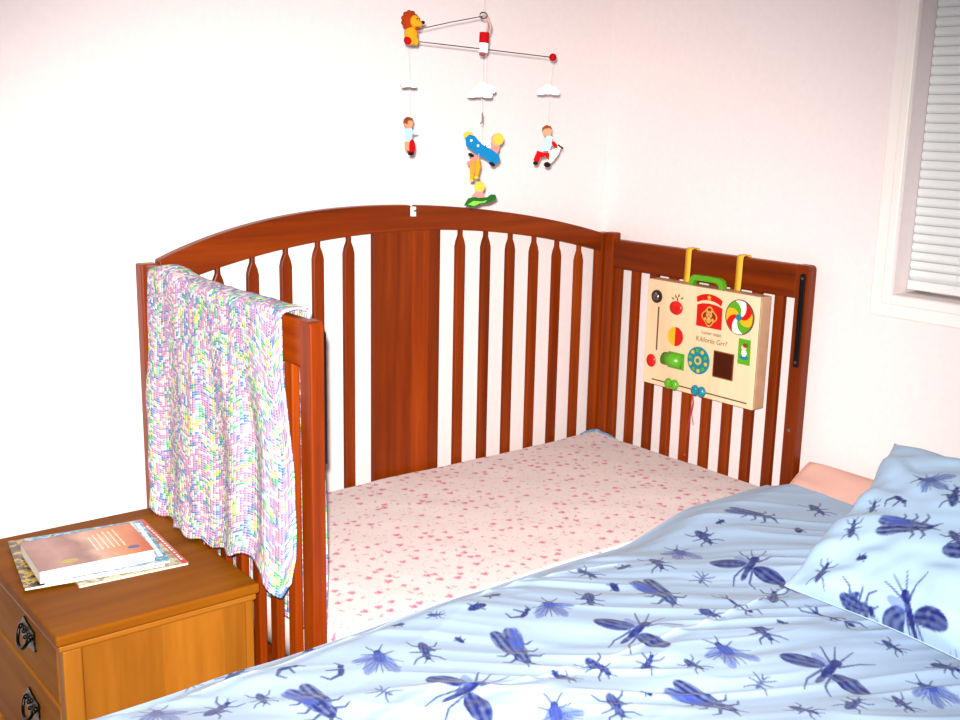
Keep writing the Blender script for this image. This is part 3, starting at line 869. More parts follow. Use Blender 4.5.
def deco_red(r, w, d, th):
    m = MB()
    m.box(w / 2 - .011, w / 2 - .001, -d / 2 + .001, d / 2 - .001, th, th + .0003)
    m.box(-w / 2 + .01, w / 2 - .011, d / 2 - .012, d / 2 - .001, th, th + .0003)
    m.build('red_border', red_print, r, local=True)
    t = MB()
    rr = random.Random(2)
    for k in range(16): t.box(w / 2 - .008, w / 2 - .004, -d / 2 + .02 + k * .013, -d / 2 + .02 + k * .013 + rr.uniform(.004, .009), th + .0003, th + .0005)
    t.build('border_lettering', white_print, r, local=True)
def deco_blue(r, w, d, th):
    t = MB()
    rr = random.Random(4)
    for row in range(3):
        y = -d / 2 + .03
        while y < d / 2 - .02:
            l = rr.uniform(.004, .012)
            t.box(w / 2 - .014 - row * .013, w / 2 - .006 - row * .013, y, y + l, th, th + .0003); y += l + .004
    t.build('title_lettering', white_print, r, local=True)
magazine('magazine with a red border, bottom of the stack on the nightstand', -1.560, -.272, ZT, -4.0, .20, .268, .004, lowermag, deco_red)
magazine('magazine with dark cover and pale page edges, lying between the other two', -1.612, -.264, ZT + .0042, -9.5, .245, .245, .005, darkmag)
magazine('magazine with pale blue lettered cover directly beneath the paperback', -1.594, -.272, ZT + .0094, -8.5, .222, .236, .004, bluemag, deco_blue)
bk = thing('paperback_book', 'thick paperback with a mauve and orange cover photo, on top of the magazines', 'book', (-1.620, -.303, ZT + .0136), None, (0, 0, math.radians(-5)))
bw, bd, bt = .204, .158, .023
MB().box(-bw / 2 + .001, bw / 2 - .001, -bd / 2 + .001, bd / 2 - .001, .0006, bt - .0006).build('pages', paper, bk, local=True)
cv = MB(); slab(cv, bw, bd, bt - .0006, bt); slab(cv, bw, bd, 0, .0006); cv.box(-bw / 2, bw / 2, bd / 2 - .001, bd / 2, 0, bt)
cv.build('cover', cover_mat(), bk, local=True)
cs = MB()
MB().disc('z', (.073, -.046), .011, bt, bt + .0003, 20, ry=.008).build('cover_emblem', plain('navy_print', srgb(70, 66, 120), .3), bk, local=True)
MB().disc('z', (-.045, -.055), .016, bt, bt + .0003, 20, ry=.009).build('cover_emblem', plain('olive_print', srgb(170, 150, 60), .35), bk, local=True)
rr = random.Random(8)
for row in range(6):
    x = .062 - row * .010
    y = -.03
    while y < .06 - row * .004:
        l = rr.uniform(.004, .01)
        cs.box(x - .0012, x + .0012, y, y + l, bt, bt + .0003); y += l + .0025
cs.build('cover_lettering', plain('pale_print', srgb(240, 214, 190), .35), bk, local=True)

# ---------------------------------------------------------------- knitted blanket over the crib end
def knit_mat():
    t = NT('knitted_yarn')
    at = t.n('Attribute'); at.attribute_name = 'cloth_uv'
    sp = t.n('SeparateXYZ'); t.l(at.outputs['Vector'], sp.inputs[0])
    U_, V_ = sp.outputs[0], sp.outputs[1]
    CW, RH = .0086, .0048                     # stitch column width, row height
    cu = t.math('DIVIDE', U_, CW)
    fu = t.math('FRACT', cu); iu = t.math('FLOOR', cu)
    skew = t.math('ABSOLUTE', t.math('SUBTRACT', fu, .5))
    cv_ = t.math('ADD', t.math('DIVIDE', V_, RH), t.math('MULTIPLY', skew, .5))
    iv = t.math('FLOOR', cv_); fv = t.math('FRACT', cv_)
    cb = t.n('CombineXYZ'); t.l(iu, cb.inputs[0]); t.l(iv, cb.inputs[1])
    # colour of the variegated yarn: pools of colour several stitches long
    mp = t.n('Mapping'); mp.inputs['Scale'].default_value = (.22, .075, 1); t.l(cb.outputs[0], mp.inputs[0])
    n1 = t.n('TexNoise'); n1.inputs['Scale'].default_value = 1.0; n1.inputs['Detail'].default_value = 1.5; t.l(mp.outputs[0], n1.inputs['Vector'])
    wn_ = t.n('TexWhiteNoise', noise_dimensions='2D'); t.l(cb.outputs[0], wn_.inputs['Vector'])
    f = t.math('ADD', t.math('MULTIPLY', t.math('SUBTRACT', n1.outputs[0], .5), 2.1), t.math('ADD', .5, t.math('MULTIPLY', t.math('SUBTRACT', wn_.outputs[0], .5), .12)))
    f = t.math('FRACT', t.math('ADD', t.math('MULTIPLY', f, 1.6), 1.0))
    cream, pink, green, yellow, blue, lilac, mint = srgb(222, 219, 212), srgb(208, 142, 172), srgb(84, 180, 118), srgb(222, 210, 108), srgb(88, 132, 190), srgb(172, 142, 196), srgb(140, 200, 184)
    col = t.ramp(f, [(0, cream), (.08, pink), (.20, lilac), (.30, cream), (.38, yellow), (.47, green), (.55, mint), (.62, cream), (.70, blue), (.80, pink), (.88, lilac)], 'CONSTANT')
    # every stitch has a cream strand; between columns it is greyer, with darker dots
    w2 = t.math('GREATER_THAN', wn_.outputs[0], .88)
    col = t.mix(t.math('MULTIPLY', w2, .75), col, cream)
    col = t.mix(t.math('MULTIPLY', t.math('GREATER_THAN', fv, .8), .5), col, cream)
    gap = t.math('GREATER_THAN', skew, .40)
    gap_dots = t.math('MULTIPLY', gap, t.math('LESS_THAN', fv, .45))
    col = t.mix(t.math('MULTIPLY', gap_dots, .35), col, srgb(120, 112, 124))
    col = t.mix(t.math('MULTIPLY', gap, .42), col, srgb(120, 112, 124))
    t.l(col, t.b.inputs['Base Color'])
    t.b.inputs['Roughness'].default_value = .9
    t.b.inputs['Specular IOR Level'].default_value = .15
    hgt_ = t.math('MULTIPLY', t.math('SINE', t.math('MULTIPLY', fv, math.pi)), t.math('SUBTRACT', 1.0, t.math('MULTIPLY', skew, 1.9)))
    t.bump(hgt_, .55, .004)
    return t.m
knit = knit_mat()
nS, nT = 170, 200
s_ = np.linspace(0, 1, nS); t_ = np.linspace(0, 1, nT)
Sg, Tg = np.meshgrid(s_, t_, indexing='ij')
yy0 = -.088 - Sg * (.650 - .088)                     # along the rail
ob = np.interp(s_, [0, .1, .30, .50, .62, .76, .80, .88, .955, 1.0], [.646, .645, .645, .650, .662, .686, .684, .662, .648, .680])   # outer hem height
ib = np.interp(s_, [0, .3, .6, .75, .82, .90, .96, 1], [.56, .56, .56, .555, .545, .550, .556, .56]) 
ob = ob + .004 * np.sin(s_ * 46); ib = ib + .004 * np.sin(s_ * 40)
ztop = 1.1455 + .004
xo, xi = -1.3905, -1.3425
path_o = (ztop - ob)[:, None]; path_i = (ztop - ib)[:, None]; wtop = xi - xo
tot = path_o + path_i + wtop
dist = Tg * tot                                       # measured from the outer hem upwards
X = np.zeros_like(Sg); Z = np.zeros_like(Sg)
rc = .008
ph = Sg * 22 + .9 * np.sin(Sg * 9) + 1.2 * vn(Sg * 3, Tg * 2, 2)
foldw = .5 + .5 * np.sin(ph)
on_o = dist < path_o; on_i = dist > path_o + wtop
dn_o = np.clip(path_o - dist, 0, None)               # distance below the rail top on the outside
dn_i = np.clip(dist - path_o - wtop, 0, None)
k_o = ss(.015, .30, dn_o)
yy = yy0 - .040 * ss(.05, .28, np.maximum(dn_o, dn_i)) * ss(.25, 1, Sg)
X = np.where(on_o, xo - .004 - .016 * foldw * k_o - .003 * vn(Sg * 20, dist * 12, 3) * 2, np.where(on_i, xi + .003 + .006 * foldw * ss(.01, .3, dn_i), xo + (dist - path_o)))
Z = np.where(on_o, ztop - dn_o, np.where(on_i, ztop - dn_i, ztop + .0035 * np.sin(math.pi * np.clip((dist - path_o) / wtop, 0, 1))))
# rounding over the two rail edges
X = np.where(on_o & (dn_o < rc), X + (1 - dn_o / rc) ** 2 * .004, X)
X = np.minimum(X, np.where(on_o, -1.3875, 9))
Yb = yy + .006 * np.sin(dist * 9 + Sg * 3) * (on_o * k_o) + .004 * (on_i * 1.0) * np.sin(dn_i * 11)
# bunched thickness by the rear post
Z = Z + .014 * np.exp(-((yy + .16) / .07) ** 2) * np.exp(-((dist - path_o - wtop / 2) / .05) ** 2) + .004 * vn(Sg * 18, dist * 20, 5) * (dn_o < .06) * (dn_i < .06)
# slight flare of the outer hem where it rests on the nightstand
fl_o = np.clip(1 - dn_o * 0 - (dist / .05), 0, 1) * on_o
X = X - .008 * fl_o
uv = np.stack([Sg * .60, dist, Sg * 0], -1)
blk = grid_obj('knitted_blanket', X, Yb, Z, knit, None, None, uv, thick=.0045)
blk.modifiers['solid'].offset = 0
tag(blk, 'knitted baby blanket in white and pastel stripes, hung over the end rail of the crib', 'blanket')

# ---------------------------------------------------------------- wooden activity board hanging on the far end rail
bwood = wood('pale_birch', 'z', srgb(214, 180, 140), srgb(228, 198, 160), srgb(236, 210, 174), .4, .5)
bwood_shaded = wood('pale_birch_shaded', 'y', srgb(176, 132, 100), srgb(192, 150, 120), srgb(204, 164, 134), .45, .5)  # the same birch, darkened in colour for the shaded sides of the case
ab = thing('activity_board', 'pale wooden toy activity board with green handle, hung by yellow straps on the crib rail', 'toy', (-.055, -.44, .77))
XF, BT = -.075, .0425
XB = XF + .0405
BY0, BY1, BZ0, BZ1 = -.624, -.256, .775, 1.0585
MB().box(XF + .0016, XB, BY0, BY1, BZ0, BZ1).build('case', bwood_shaded, ab, bevel=.002)
MB().box(XF - .0002, XF + .0018, BY0 + .0012, BY1 - .0012, BZ0 + .0012, BZ1 - .0012).build('panel_joint', plain('joint_dark', srgb(70, 50, 36), .7), ab)
MB().box(XF - .004, XF - .0001, BY0, BY1, BZ0, BZ1).build('front_panel', bwood, ab, bevel=.0015)
XF -= .004
g_apple = plain('toy_green', srgb(84, 158, 24), .3)
g_red = plain('toy_red', srgb(196, 20, 10), .3)
g_teal = plain('toy_teal', srgb(14, 122, 140), .3)
g_yel = plain('toy_yellow', srgb(214, 170, 30), .3)
g_white = plain('toy_white', srgb(242, 238, 230), .3)
g_brown = plain('toy_brown', srgb(120, 66, 34), .4)
g_skin = plain('toy_skin', srgb(244, 196, 164), .5)
slotm = plain('slot_dark', srgb(92, 72, 58), .6)
def P(*a): return Vector((XF, *a))
def plate(poly, mat, name, th=.0012, z=0, parent=ab, bevel=0): return MB().prism(poly, 'x', XF - z - th, XF - z + .0001).build(name, mat, parent, bevel=bevel)
def circ(c, r, mat, name, th=.0012, z=0, parent=ab, ry=None, n=28, bevel=0): return MB().disc('x', c, r, XF - z - th, XF - z + .0001, n, ry=ry).build(name, mat, parent, bevel=bevel)
# knob
kn = circ((-.292, 1.015), .0175, plain('dark_metal_rim', srgb(70, 60, 56), .3, .8), 'knob', .006, bevel=.0015)
MB().ball((XF - .006, -.292, 1.015), (.005, .0115, .0115)).build('knob_cap', steel, kn)
plate([(-.296, .870), (-.301, .870), (-.301, .988), (-.296, .988)], slotm, 'vertical_slot', .0006)
# apple with brown marks above
ap = MB(); ap.ball((XF - .003, -.361, .994), (.007, .0225, .0185)); ap.build('apple', g_red, ab)
lf = MB()
for (y, z, a) in ((-.347, 1.017, .5), (-.356, 1.023, 1.3), (-.366, 1.026, 1.9), (-.377, 1.021, 2.6), (-.362, 1.016, 1.5)):
    c, s = math.cos(a), math.sin(a)
    lf.prism([(y + c * .007, z + s * .007), (y - s * .0025, z + c * .0025), (y - c * .005, z - s * .005), (y + s * .0025, z - c * .0025)], 'x', XF - .0008, XF)
lf.build('leaf_print', g_brown, ab)
# half yellow half red ball
for nm, mt, a0 in (('ball_half', g_yel, -.5), ('ball_half', g_red, .5)):
    q = []
    for k in range(17):
        t = math.pi * k / 16 + (math.pi / 2 if a0 > 0 else -math.pi / 2)
        q.append((-.363 + .0255 * math.cos(t), .918 + .0255 * math.sin(t)))
    plate(q, mt, nm, .003)
MB().ball((XF - .002, -.283, .839), (.006, .0165, .0180)).build('red_button', g_red, ab)
# green cylinder in its frame
gc = MB().box(XF - .002, XF, -.398, -.342, .832, .876).build('cylinder_frame', plain('toy_dark_green', srgb(80, 150, 40), .35), ab, bevel=.001)
MB().tube([(XF - .004, -.332, .8545), (XF - .004, -.390, .8545)], .0175, 20).build('cylinder', g_apple, gc)
# telephone dial
dl = circ((-.446, .869), .036, g_teal, 'dial', .004, ry=.036, bevel=.001)
for k in range(10):
    a = 2 * math.pi * k / 10 + .2
    circ((-.446 + .0265 * math.cos(a), .869 + .0265 * math.sin(a)), .0052, g_yel if k % 2 else g_apple, 'dial_dot', .0008, .004, dl, n=14)
circ((-.446, .869), .0115, g_yel, 'dial_centre', .001, .004, dl)
circ((-.446, .869), .006, g_teal, 'dial_centre', .001, .005, dl)
# little mirror
mr = plate([(-.493, .836), (-.558, .836), (-.558, .905), (-.493, .905)], plain('mirror_frame', srgb(120, 66, 30), .4), 'mirror', .0012)
plate([(-.496, .839), (-.555, .839), (-.555, .902), (-.496, .902)], plain('mirror_glass', srgb(70, 28, 14), .12, .2), 'mirror_glass', .0005, .0012, mr)
# red card with the bear in a gold frame
rc_ = plate([(-.430, .959), (-.512, .959), (-.511, 1.014), (-.494, 1.019), (-.470, 1.021), (-.446, 1.019), (-.430, 1.014)], g_red, 'bear_card', .0015)
fp = [(-.468 + (.0225 + .003 * math.cos(4 * t)) * math.cos(t), .988 + (.0235 + .003 * math.cos(4 * t)) * math.sin(t)) for t in [2 * math.pi * k / 40 for k in range(40)]]
plate([(p[0] - .004, p[1]) for p in fp], plain('gold_print', srgb(214, 150, 50), .35), 'picture_frame', .0006, .0015, rc_)
plate([(-.472 + (p[0] + .468) * .84, .988 + (p[1] - .988) * .84) for p in fp], plain('dark_red_print', srgb(130, 36, 20), .4), 'picture_frame', .0006, .0021, rc_)
tb = MB()
for (y, z, r) in ((-.472, .993, .0095), (-.464, 1.003, .0036), (-.480, 1.003, .0036), (-.472, .978, .0075), (-.484, .981, .004), (-.460, .981, .004)):
    tb.disc('x', (y, z), r, XF - .0034 - r * .02, XF - .0026, 18)
tb.build('bear', plain('bear_print', srgb(206, 150, 70), .4), rc_)
tf = MB()
for (y, z, r) in ((-.4685, .996, .0013), (-.4755, .996, .0013), (-.472, .990, .0018)): tf.disc('x', (y, z), r, XF - .0042, XF - .0034, 10)
tf.build('bear_face', black_print, rc_)
arc = []
for k in range(13):
    a = math.radians(58 + 64 * k / 12); arc.append((-.468 + .079 * math.cos(a), .966 + .079 * math.sin(a)))
for k in range(13):
    a = math.radians(122 - 64 * k / 12); arc.append((-.468 + .066 * math.cos(a) * 1.1, .966 + .063 * math.sin(a)))
ra = plate(arc, g_red, 'red_arch', .0015)
star = [(-.468 + (.0075 if k % 2 == 0 else .0036) * math.cos(math.pi / 2 + math.pi * k / 5), 1.036 + (.0075 if k % 2 == 0 else .0036) * math.sin(math.pi / 2 + math.pi * k / 5)) for k in range(10)]
plate(star, g_yel, 'star', .0008, .0015, ra)
# pinwheel disc with curved coloured sectors
cc = (-.567, 1.001)
pw = circ(cc, .0445, plain('dark_rim', srgb(96, 70, 60), .4), 'pinwheel', .0028, ry=.0445, n=40, bevel=.0008)
cols = [g_red, g_yel, g_apple, g_white, g_red, g_yel, g_apple, g_white]
for k in range(8):
    q = []
    def sp_(r, a): return (cc[0] + r * math.cos(a - r * 28), cc[1] + r * 1.04 * math.sin(a - r * 28))
    a0, a1 = 2 * math.pi * k / 8, 2 * math.pi * (k + 1) / 8
    R0, R1 = .006, .0405
    q += [sp_(R0 + (R1 - R0) * i / 8, a0) for i in range(9)]
    q += [sp_(R1, a0 + (a1 - a0) * i / 4) for i in range(1, 4)]
    q += [sp_(R1 - (R1 - R0) * i / 8, a1) for i in range(9)]
    plate(q, cols[k], 'sector', .0009, .0028, pw)
circ(cc, .0082, g_teal, 'pinwheel_hub', .003, .0036, pw)
# green card with a small seated child
gcd = plate([(-.569, .885), (-.607, .885), (-.605, .949), (-.569, .949)], g_apple, 'green_card', .0012)
def dot(c, r, mat, nm, z, ry=None): return circ(c, r, mat, nm, .0005, z, gcd, ry=ry, n=16)
dot((-.588, .903), .014, g_teal, 'skirt_print', .0012, .006)
dot((-.588, .914), .008, g_white, 'shirt_print', .0017, .009)
dot((-.587, .928), .0075, g_skin, 'face_print', .0022)
dot((-.591, .934), .008, g_brown, 'hair_print', .0027, .0055)
# long slot with two beads
plate([(-.288, .787), (-.606, .787), (-.606, .7905), (-.288, .7905)], slotm, 'long_slot', .0006)
def bead(y, mat):
    m = MB()
    m.ball((XF - .007, y, .790), (.008, .026, .0085)); m.ball((XF - .007, y + .011, .790), (.009, .012, .0145)); m.ball((XF - .007, y - .011, .790), (.009, .012, .0145))
    m.build('sliding_bead', mat, ab)
bead(-.364, g_apple); bead(-.456, g_teal)
# lettering
def text(body, y0, z0, size, mat, name, parent, shear=0, tilt=0):
    cu = bpy.data.curves.new(name, 'FONT'); cu.body = body; cu.size = size; cu.extrude = .0003; cu.shear = shear
    tmp = link(bpy.data.objects.new(name, cu))
    tmp.matrix_world = Matrix.Translation((XF - .0004, y0, z0)) @ Matrix(((0, 0, -1, 0), (-1, 0, 0, 0), (0, 1, 0, 0), (0, 0, 0, 1))) @ Matrix.Rotation(tilt, 4, 'Z')
    dg = bpy.context.evaluated_depsgraph_get(); dg.update()
    me = bpy.data.meshes.new_from_object(tmp.evaluated_get(dg))
    me.transform(tmp.matrix_world); me.transform(Matrix.Translation(-ROOT[parent]))
    me.name = name
    me.materials.clear(); me.materials.append(mat)
    bpy.data.objects.remove(tmp)
    o = link(bpy.data.objects.new(name, me)); o.parent = parent
    return o
ink_m = plain('print_grey_brown', srgb(120, 96, 70), .6)
text('Luuter maati', -.449, .941, .0125, ink_m, 'lettering', ab)
text('Kikloriis Grr?', -.431, .920, .0185, ink_m, 'lettering', ab, .1)
# handle
hd = MB()
hp = [(-0.3830, 1.0550), (-0.3840, 1.0690), (-0.3890, 1.0798), (-0.3980, 1.0852), (-0.4390, 1.0863), (-0.4800, 1.0852), (-0.4900, 1.0798), (-0.4950, 1.0690), (-0.4960, 1.0550)]
hq = [(-0.4830, 1.0550), (-0.4820, 1.0626), (-0.4780, 1.0690), (-0.4710, 1.0712), (-0.4390, 1.0717), (-0.4070, 1.0712), (-0.4010, 1.0690), (-0.3970, 1.0626), (-0.3960, 1.0550)]
hd.prism(hp + hq, 'x', -.066, -.048)
hd.build('handle', g_apple, ab, bevel=.002)
# straps over the rail
strap_m = plain('yellow_strap', srgb(226, 168, 30), .7)
for y in (-.349, -.517):
    st = MB()
    pth = [(-.0360, 1.050), (-.0338, 1.064), (-.0322, 1.09), (-.0315, 1.135), (-.0300, 1.1440), (-.026, 1.1462), (-.004, 1.1462), (.0012, 1.144), (.0015, 1.135), (.0015, 1.10)]
    vs = []
    for (x, z) in pth: vs += [(x, y - .0095, z), (x, y + .0095, z)]
    st.add(vs, [(2 * i, 2 * i + 2, 2 * i + 3, 2 * i + 1) for i in range(len(pth) - 1)], True)
    st.build('strap', strap_m, ab, solid=.0012)
for a, b, e in ((-.422, -.414, .655), (-.424, -.428, .70)):
    MB().tube([(-.070, a, .778), (-.068, a - .004, .75), (-.066, a + .002, .72), (-.064, b, .69), (-.064, b + .003, e)], .0012, 6).build('string', plain('red_string', srgb(170, 40, 50), .7), ab)
MB().tube([(-.070, -.423, .779), (-.065, -.418, .73), (-.062, -.404, .66), (-.060, -.403, .60)], .0006, 5).build('string', plain('fine_red_string', srgb(190, 60, 60), .7), ab)
MB().ball((-.060, -.403, .600), .003, 8, 6).build('string_bead', g_red, ab)

# ---------------------------------------------------------------- mobile above the crib
MY = -.36
mob = thing('baby_mobile', 'wooden baby mobile of painted figures and white clouds on wires above the crib', 'mobile', (-.745, MY, 1.68))
wire = plain('dark_wire', srgb(70, 60, 56), .35, .6)
mw = plain('mobile_white', srgb(240, 238, 236), .85, 0, .08)
m_edge = plain('mobile_grey_brown', srgb(120, 108, 92), .85, 0, .08)
m_red = plain('mobile_red', srgb(176, 8, 14), .85, 0, .08)
m_blue = plain('mobile_blue', srgb(14, 104, 152), .85, 0, .08)
m_lblue = plain('mobile_pale_blue', srgb(166, 196, 210), .85, 0, .08)
m_grn = plain('mobile_green', srgb(28, 84, 24), .85, 0, .08)
m_lgrn = plain('mobile_light_green', srgb(110, 170, 60), .85, 0, .08)
m_yel = plain('mobile_yellow', srgb(206, 140, 24), .85, 0, .08)
m_blond = plain('mobile_blond', srgb(200, 164, 60), .85, 0, .08)
m_brn = plain('mobile_brown', srgb(130, 64, 32), .85, 0, .08)
m_mane = plain('mobile_mane', srgb(150, 50, 14), .85, 0, .08)
m_skin = plain('mobile_skin', srgb(208, 140, 106), .85, 0, .08)
m_pink = plain('mobile_pink', srgb(212, 122, 112), .85, 0, .08)
m_blk = plain('mobile_black', srgb(24, 22, 26), .85, 0, .08)
# ceiling thread, hook ring
MB().tube([(-.745, MY, 1.686), (-.745, MY, ZC - .004)], .0004, 5).build('ceiling_thread', thread_m, mob)
MB().disc('z', (-.745, MY), .012, ZC - .006, ZC - .0002, 16).build('ceiling_hook', mw, mob)
hk = MB(); hk.tube([(-.745 + .010 * math.cos(t), MY, 1.682 + .006 * math.sin(t)) for t in [2 * math.pi * k / 20 for k in range(21)]], .0016, 6)
hk.build('ring', steel, mob)
hp_ = MB(); hp_.tube([(-.735, MY, 1.680), (-.722, MY + .004, 1.664), (-.722, MY + .004, 1.655), (-.733, MY, 1.640)], .0022, 6)
hp_.tube([(-.738, MY, 1.678), (-.733, MY, 1.664), (-.736, MY, 1.640)], .0018, 6)
hp_.build('cord_loop', plain('pinkish_cord', srgb(196, 150, 146), .7), mob)
sp1 = MB().tube([(-.7415, MY, 1.648), (-.7425, MY, 1.626)], .0105, 16); sp1.build('spool', m_red, mob, bevel=.001)
MB().tube([(-.7425, MY, 1.6258), (-.7445, MY, 1.606)], .0105, 16).build('spool', mw, mob, bevel=.001)
MB().ball((-.746, MY, 1.603), (.0075, .0075, .004), 12, 6).build('spool_knob', plain('mobile_dull_red', srgb(150, 70, 66), .85, 0, .08), mob)
MB().tube([(-.939, MY, 1.6205), (-.744, MY, 1.6135), (-.544, MY, 1.6055)], .0011, 6).build('rod', wire, mob)
MB().tube([(-.912, MY, 1.644), (-.83, MY, 1.663), (-.748, MY, 1.680)], .0010, 6).build('rod', wire, mob)
for x, z in ((-.939, 1.6205), (-.544, 1.606)):
    MB().ball((x, MY, z), .0085).build('bead', m_red, mob)

class Fig:
    """painted ply figure: outlines in a local plane, turned about the vertical at its anchor"""
    def __init__(s, name, x, y, z, rot, scale=1.0):
        s.c = Vector((x, y, z)); s.M = Matrix.Rotation(math.radians(rot), 3, 'Z'); s.k = scale; s.root = None; s.name = name
    def add(s, mb, name, mat):
        mb.v = [tuple(s.c + s.M @ (Vector(p) * s.k)) for p in mb.v]
        o = mb.build(name, mat, s.root or mob)
        if s.root is None: s.root = o
        return o
def oval(cx, cz, rx, rz, n=20, ang=0):
    c, s = math.cos(ang), math.sin(ang)
    return [(cx + rx * math.cos(t) * c - rz * math.sin(t) * s, cz + rx * math.cos(t) * s + rz * math.sin(t) * c) for t in [2 * math.pi * k / n for k in range(n)]]
def pl(poly, y0=-.003, y1=.003): return MB().prism(poly, 'y', y0, y1)
FACE = -38
# lion on the end of the upper rod: head with mane, muzzle, sitting yellow body
f = Fig('lion', -.931, MY, 1.640, -20)
b = MB(); b.ball((.0, 0, -.008), (.0145, .010, .021)); b.ball((.009, -.004, -.020), (.006, .006, .009)); f.add(b, 'lion_body', m_yel)
b = MB(); b.ball((-.003, .0, .019), (.0165, .0105, .0185))
for k in range(11):
    a = 2 * math.pi * k / 11; b.ball((-.003 + .0135 * math.cos(a), -.001, .019 + .0155 * math.sin(a)), (.0055, .006, .0055), 8, 6)
f.add(b, 'mane', m_mane)
b = MB(); b.ball((.006, -.007, .018), (.0115, .008, .0125)); b.ball((.014, -.009, .013), (.008, .006, .006)); f.add(b, 'lion_face', m_yel)
b = MB(); b.ball((.0215, -.011, .016), (.0042, .0042, .0035)); b.ball((.008, -.0150, .022), .0016, 8, 5); b.ball((.0135, -.0138, .0225), .0016, 8, 5); f.add(b, 'nose_and_eyes', m_blk)
b = MB(); b.ball((.011, -.010, .003), (.006, .003, .003)); f.add(b, 'beard', m_mane)
# clouds
def cloud(x, y, z, rot, s):
    f = Fig('cloud', x, y, z, rot, s)
    pts = []
    lobes = [(-.017, -.001, .009), (-.004, .005, .0115), (.010, .002, .0095), (.019, -.002, .006), (-.026, -.003, .005)]
    for k in range(60):
        t = 2 * math.pi * k / 60
        best = 0
        for (cx, cz, r) in lobes:
            # support of each lobe along the ray from the centre
            dx, dz_ = math.cos(t), math.sin(t)
            b_ = cx * dx + cz * dz_
            disc_ = b_ * b_ - (cx * cx + cz * cz - r * r)
            if disc_ >= 0: best = max(best, b_ + math.sqrt(disc_))
        best = max(best, .004)
        z_ = best * math.sin(t)
        pts.append((best * math.cos(t), max(z_, -.0075)))
    f.add(pl(pts, -.003, .001), 'cloud', mw)
    f.add(pl([(p[0] * 1.0, p[1]) for p in pts], .001, .004), 'ply_back', m_edge)  # back layer in a darker grey-brown than the front
    return f
def thread(p0, p1): MB().tube([p0, p1], .00035, 5).build('thread', thread_m, mob)
cloud(-.935, MY, 1.533, -8, .62)
cloud(-.748, MY, 1.520, FACE, 1.0)
cloud(-.728, MY + .012, 1.530, FACE - 6, .95)
cloud(-.552, MY, 1.531, FACE, .95)
thread((-.939, MY, 1.612), (-.935, MY, 1.535)); thread((-.935, MY, 1.527), (-.934, MY, 1.462))
thread((-.746, MY, 1.600), (-.744, MY, 1.522)); thread((-.733, MY + .004, 1.606), (-.726, MY + .012, 1.532)); thread((-.746, MY, 1.514), (-.744, MY, 1.425))
thread((-.544, MY, 1.598), (-.552, MY, 1.532)); thread((-.552, MY, 1.525), (-.556, MY, 1.452))
# small hook below the middle clouds
MB().tube([(-.743, MY, 1.482), (-.743, MY, 1.466), (-.7445, MY, 1.460), (-.748, MY, 1.459)], .0016, 6).build('little_hook', m_edge, mob)
# left child, nearly edge-on, holding red ball / shoe
f = Fig('child', -.935, MY, 1.436, 8)
f.add(pl([(-.008, -.016), (.006, -.017), (.008, .006), (.004, .013), (-.005, .013), (-.009, .004)]), 'child_figure', m_lblue)
f.add(pl(oval(-.002, .021, .0095, .0105), -.004, .004), 'head', m_skin)
f.add(pl([(-.012, .021), (-.0105, .028), (-.003, .0335), (.006, .031), (.009, .024), (.004, .0265), (-.006, .0265), (-.009, .018)], -.0048, .0048), 'hair', m_brn)
f.add(pl([(.004, .004), (.019, .005), (.019, .0015), (.004, -.001)], -.005, -.003), 'arm', m_lblue)
f.add(pl([(-.009, -.016), (-.002, -.016), (-.001, -.034), (-.008, -.033)], -.0035, .0035), 'legs', m_skin)
f.add(pl(oval(.005, -.027, .0075, .0155), -.006, .001), 'shoe', m_red)
f.add(pl(oval(.0035, -.040, .005, .004), -.0062, .001), 'sole', m_blk)
# right child riding a red scooter
f = Fig('child', -.553, MY, 1.406, FACE)
f.add(pl([(-.011, .010), (.0, .030), (.010, .027), (.012, .010), (.006, -.006), (-.010, -.006)]), 'scooter_rider', m_lblue)
f.add(pl(oval(-.001, .038, .0105, .0115), -.004, .004), 'head', m_skin)
f.add(pl([(-.012, .037), (-.011, .046), (-.003, .0515), (.007, .049), (.011, .041), (.004, .0445), (-.006, .043)], -.005, .005), 'hair', m_brn)
f.add(pl([(-.026, -.034), (-.030, -.026), (-.022, -.006), (-.006, -.010), (.006, -.010), (.006, -.028), (-.003, -.018), (-.014, -.022), (-.018, -.032)], -.005, -.003), 'trousers', m_red)
f.add(pl([(.004, -.006), (.018, -.002), (.026, .010), (.034, .010), (.027, -.012), (.014, -.030), (.006, -.036), (.002, -.026)], -.003, .003), 'scooter_body', plain('mobile_cream', srgb(240, 226, 190), .85, 0, .08))
f.add(pl(oval(.017, .008, .0095, .0045, ang=-.9), -.0055, -.003), 'arm', m_red)
f.add(pl(oval(.002, -.037, .0075, .006), -.0055, .0055), 'wheel', m_blk)
f.add(pl(oval(-.025, -.034, .0055, .0045), -.0055, .0055), 'wheel', m_blk)
f.add(pl([(.024, .006), (.036, -.002), (.0375, .001), (.026, .010)], -.005, -.003), 'handlebar', m_blk)
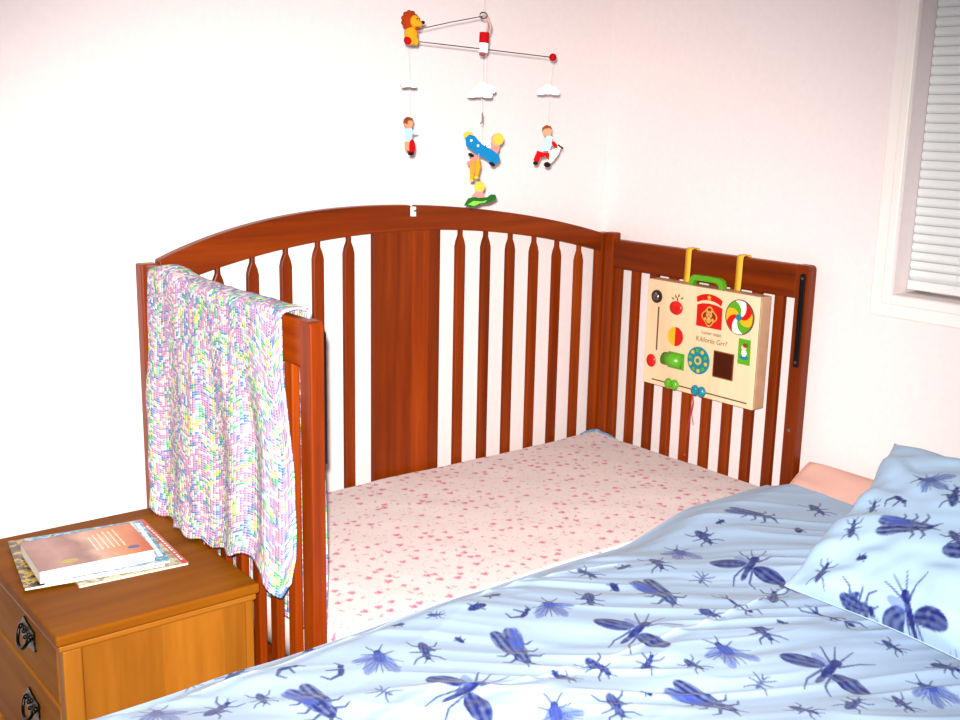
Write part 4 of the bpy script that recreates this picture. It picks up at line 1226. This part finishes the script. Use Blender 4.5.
# blue aeroplane with two blond pilots
f = Fig('plane', -.741, MY, 1.404, FACE)
a = -.52
def rp(pts, a=a): return [(x * math.cos(a) - z * math.sin(a), x * math.sin(a) + z * math.cos(a)) for x, z in pts]
f.add(pl(rp([(-.044, .002), (-.040, .013), (-.028, .016), (-.014, .011), (.0, .009), (.014, .010), (.026, .010), (.038, .008), (.045, .0), (.043, -.011), (.034, -.016), (.014, -.014), (.0, -.016), (-.018, -.014), (-.034, -.012)]), -.005, .005), 'aeroplane', m_blue)
for px_, pz_ in ((-.030, .004), (-.012, .002)):
    f.add(pl([(rp([(px_, pz_)])[0][0] + .003 * math.cos(t), rp([(px_, pz_)])[0][1] + .003 * math.sin(t)) for t in [k * .6283 for k in range(10)]], -.0062, -.005), 'window', m_lblue)
for px_, pz_ in ((-.004, .013), (.008, .013)):
    f.add(pl([(rp([(px_, pz_)])[0][0] + .0055 * math.cos(t), rp([(px_, pz_)])[0][1] + .0055 * math.sin(t)) for t in [k * .6283 for k in range(10)]], -.004, .004), 'windscreen', mw)
f.add(pl(oval(.026, .004, .011, .017, ang=-.2), -.003, .003), 'pilot_body', m_pink)
f.add(pl(oval(.031, .021, .0125, .013), -.0045, .0045), 'pilot_head', m_skin)
f.add(pl(oval(.035, .0225, .011, .0125), -.0055, .0055), 'pilot_hair', m_blond)
f.add(pl(oval(-.031, .030, .011, .007), -.003, .003), 'pilot_hair', m_blond)
f.add(pl(oval(.022, -.031, .007, .004, ang=-.4), -.006, .006), 'wheel', m_blk)
f.add(pl(oval(-.024, -.013, .007, .004, ang=-.4), -.006, .006), 'wheel', m_blk)
# child hanging below the plane in yellow trousers, turned away
f = Fig('child', -.752, MY + .010, 1.369, -62, .85)
thread((-.750, MY, 1.395), (-.750, MY, 1.380))
f.add(pl([(-.012, .016), (.012, .018), (.016, -.002), (.009, -.028), (.002, -.030), (.001, -.006), (-.004, -.036), (-.012, -.038), (-.014, -.004)]), 'child_figure', m_yel)
f.add(pl([(-.004, .012), (.003, .012), (.003, -.018), (-.006, -.022)], -.005, -.003), 'apron', plain('mobile_tan', srgb(170, 126, 66), .85, 0, .08))
f.add(pl(oval(-.014, .006, .008, .005, ang=.5), -.006, -.002), 'arm', m_pink)
f.add(pl(oval(0, .020, .010, .008), -.004, .004), 'shoulders', m_pink)
f.add(pl(oval(-.008, -.038, .006, .0035), -.005, .005), 'shoe', m_blond)
f.add(pl(oval(.006, -.030, .006, .0035), -.005, .005), 'shoe', m_blond)
thread((-.750, MY, 1.326), (-.748, MY, 1.322))
# blond child on a green crocodile
f = Fig('crocodile', -.745, MY, 1.295, FACE)
f.add(pl([(-.034, -.012), (-.026, .002), (-.012, .007), (.004, .004), (.016, .006), (.024, .012), (.034, .012), (.037, .004), (.028, -.002), (.020, -.006), (.004, -.008), (-.008, -.014), (-.022, -.016)], -.005, .005), 'crocodile', m_grn)
f.add(pl([(-.026, -.010), (-.014, -.002), (.004, -.003), (.016, .0), (.012, -.005), (.0, -.007), (-.012, -.013)], -.0062, -.005), 'belly', m_lgrn)
f.add(pl([(-.013, .004), (.009, .006), (.006, .020), (-.006, .021), (-.018, .008)], -.004, .004), 'rider_body', m_pink)
f.add(pl(oval(-.001, .028, .0115, .012), -.0045, .0045), 'rider_head', m_skin)
f.add(pl(oval(-.001, .0295, .0115, .0105), -.0055, .0055), 'rider_hair', m_blond)
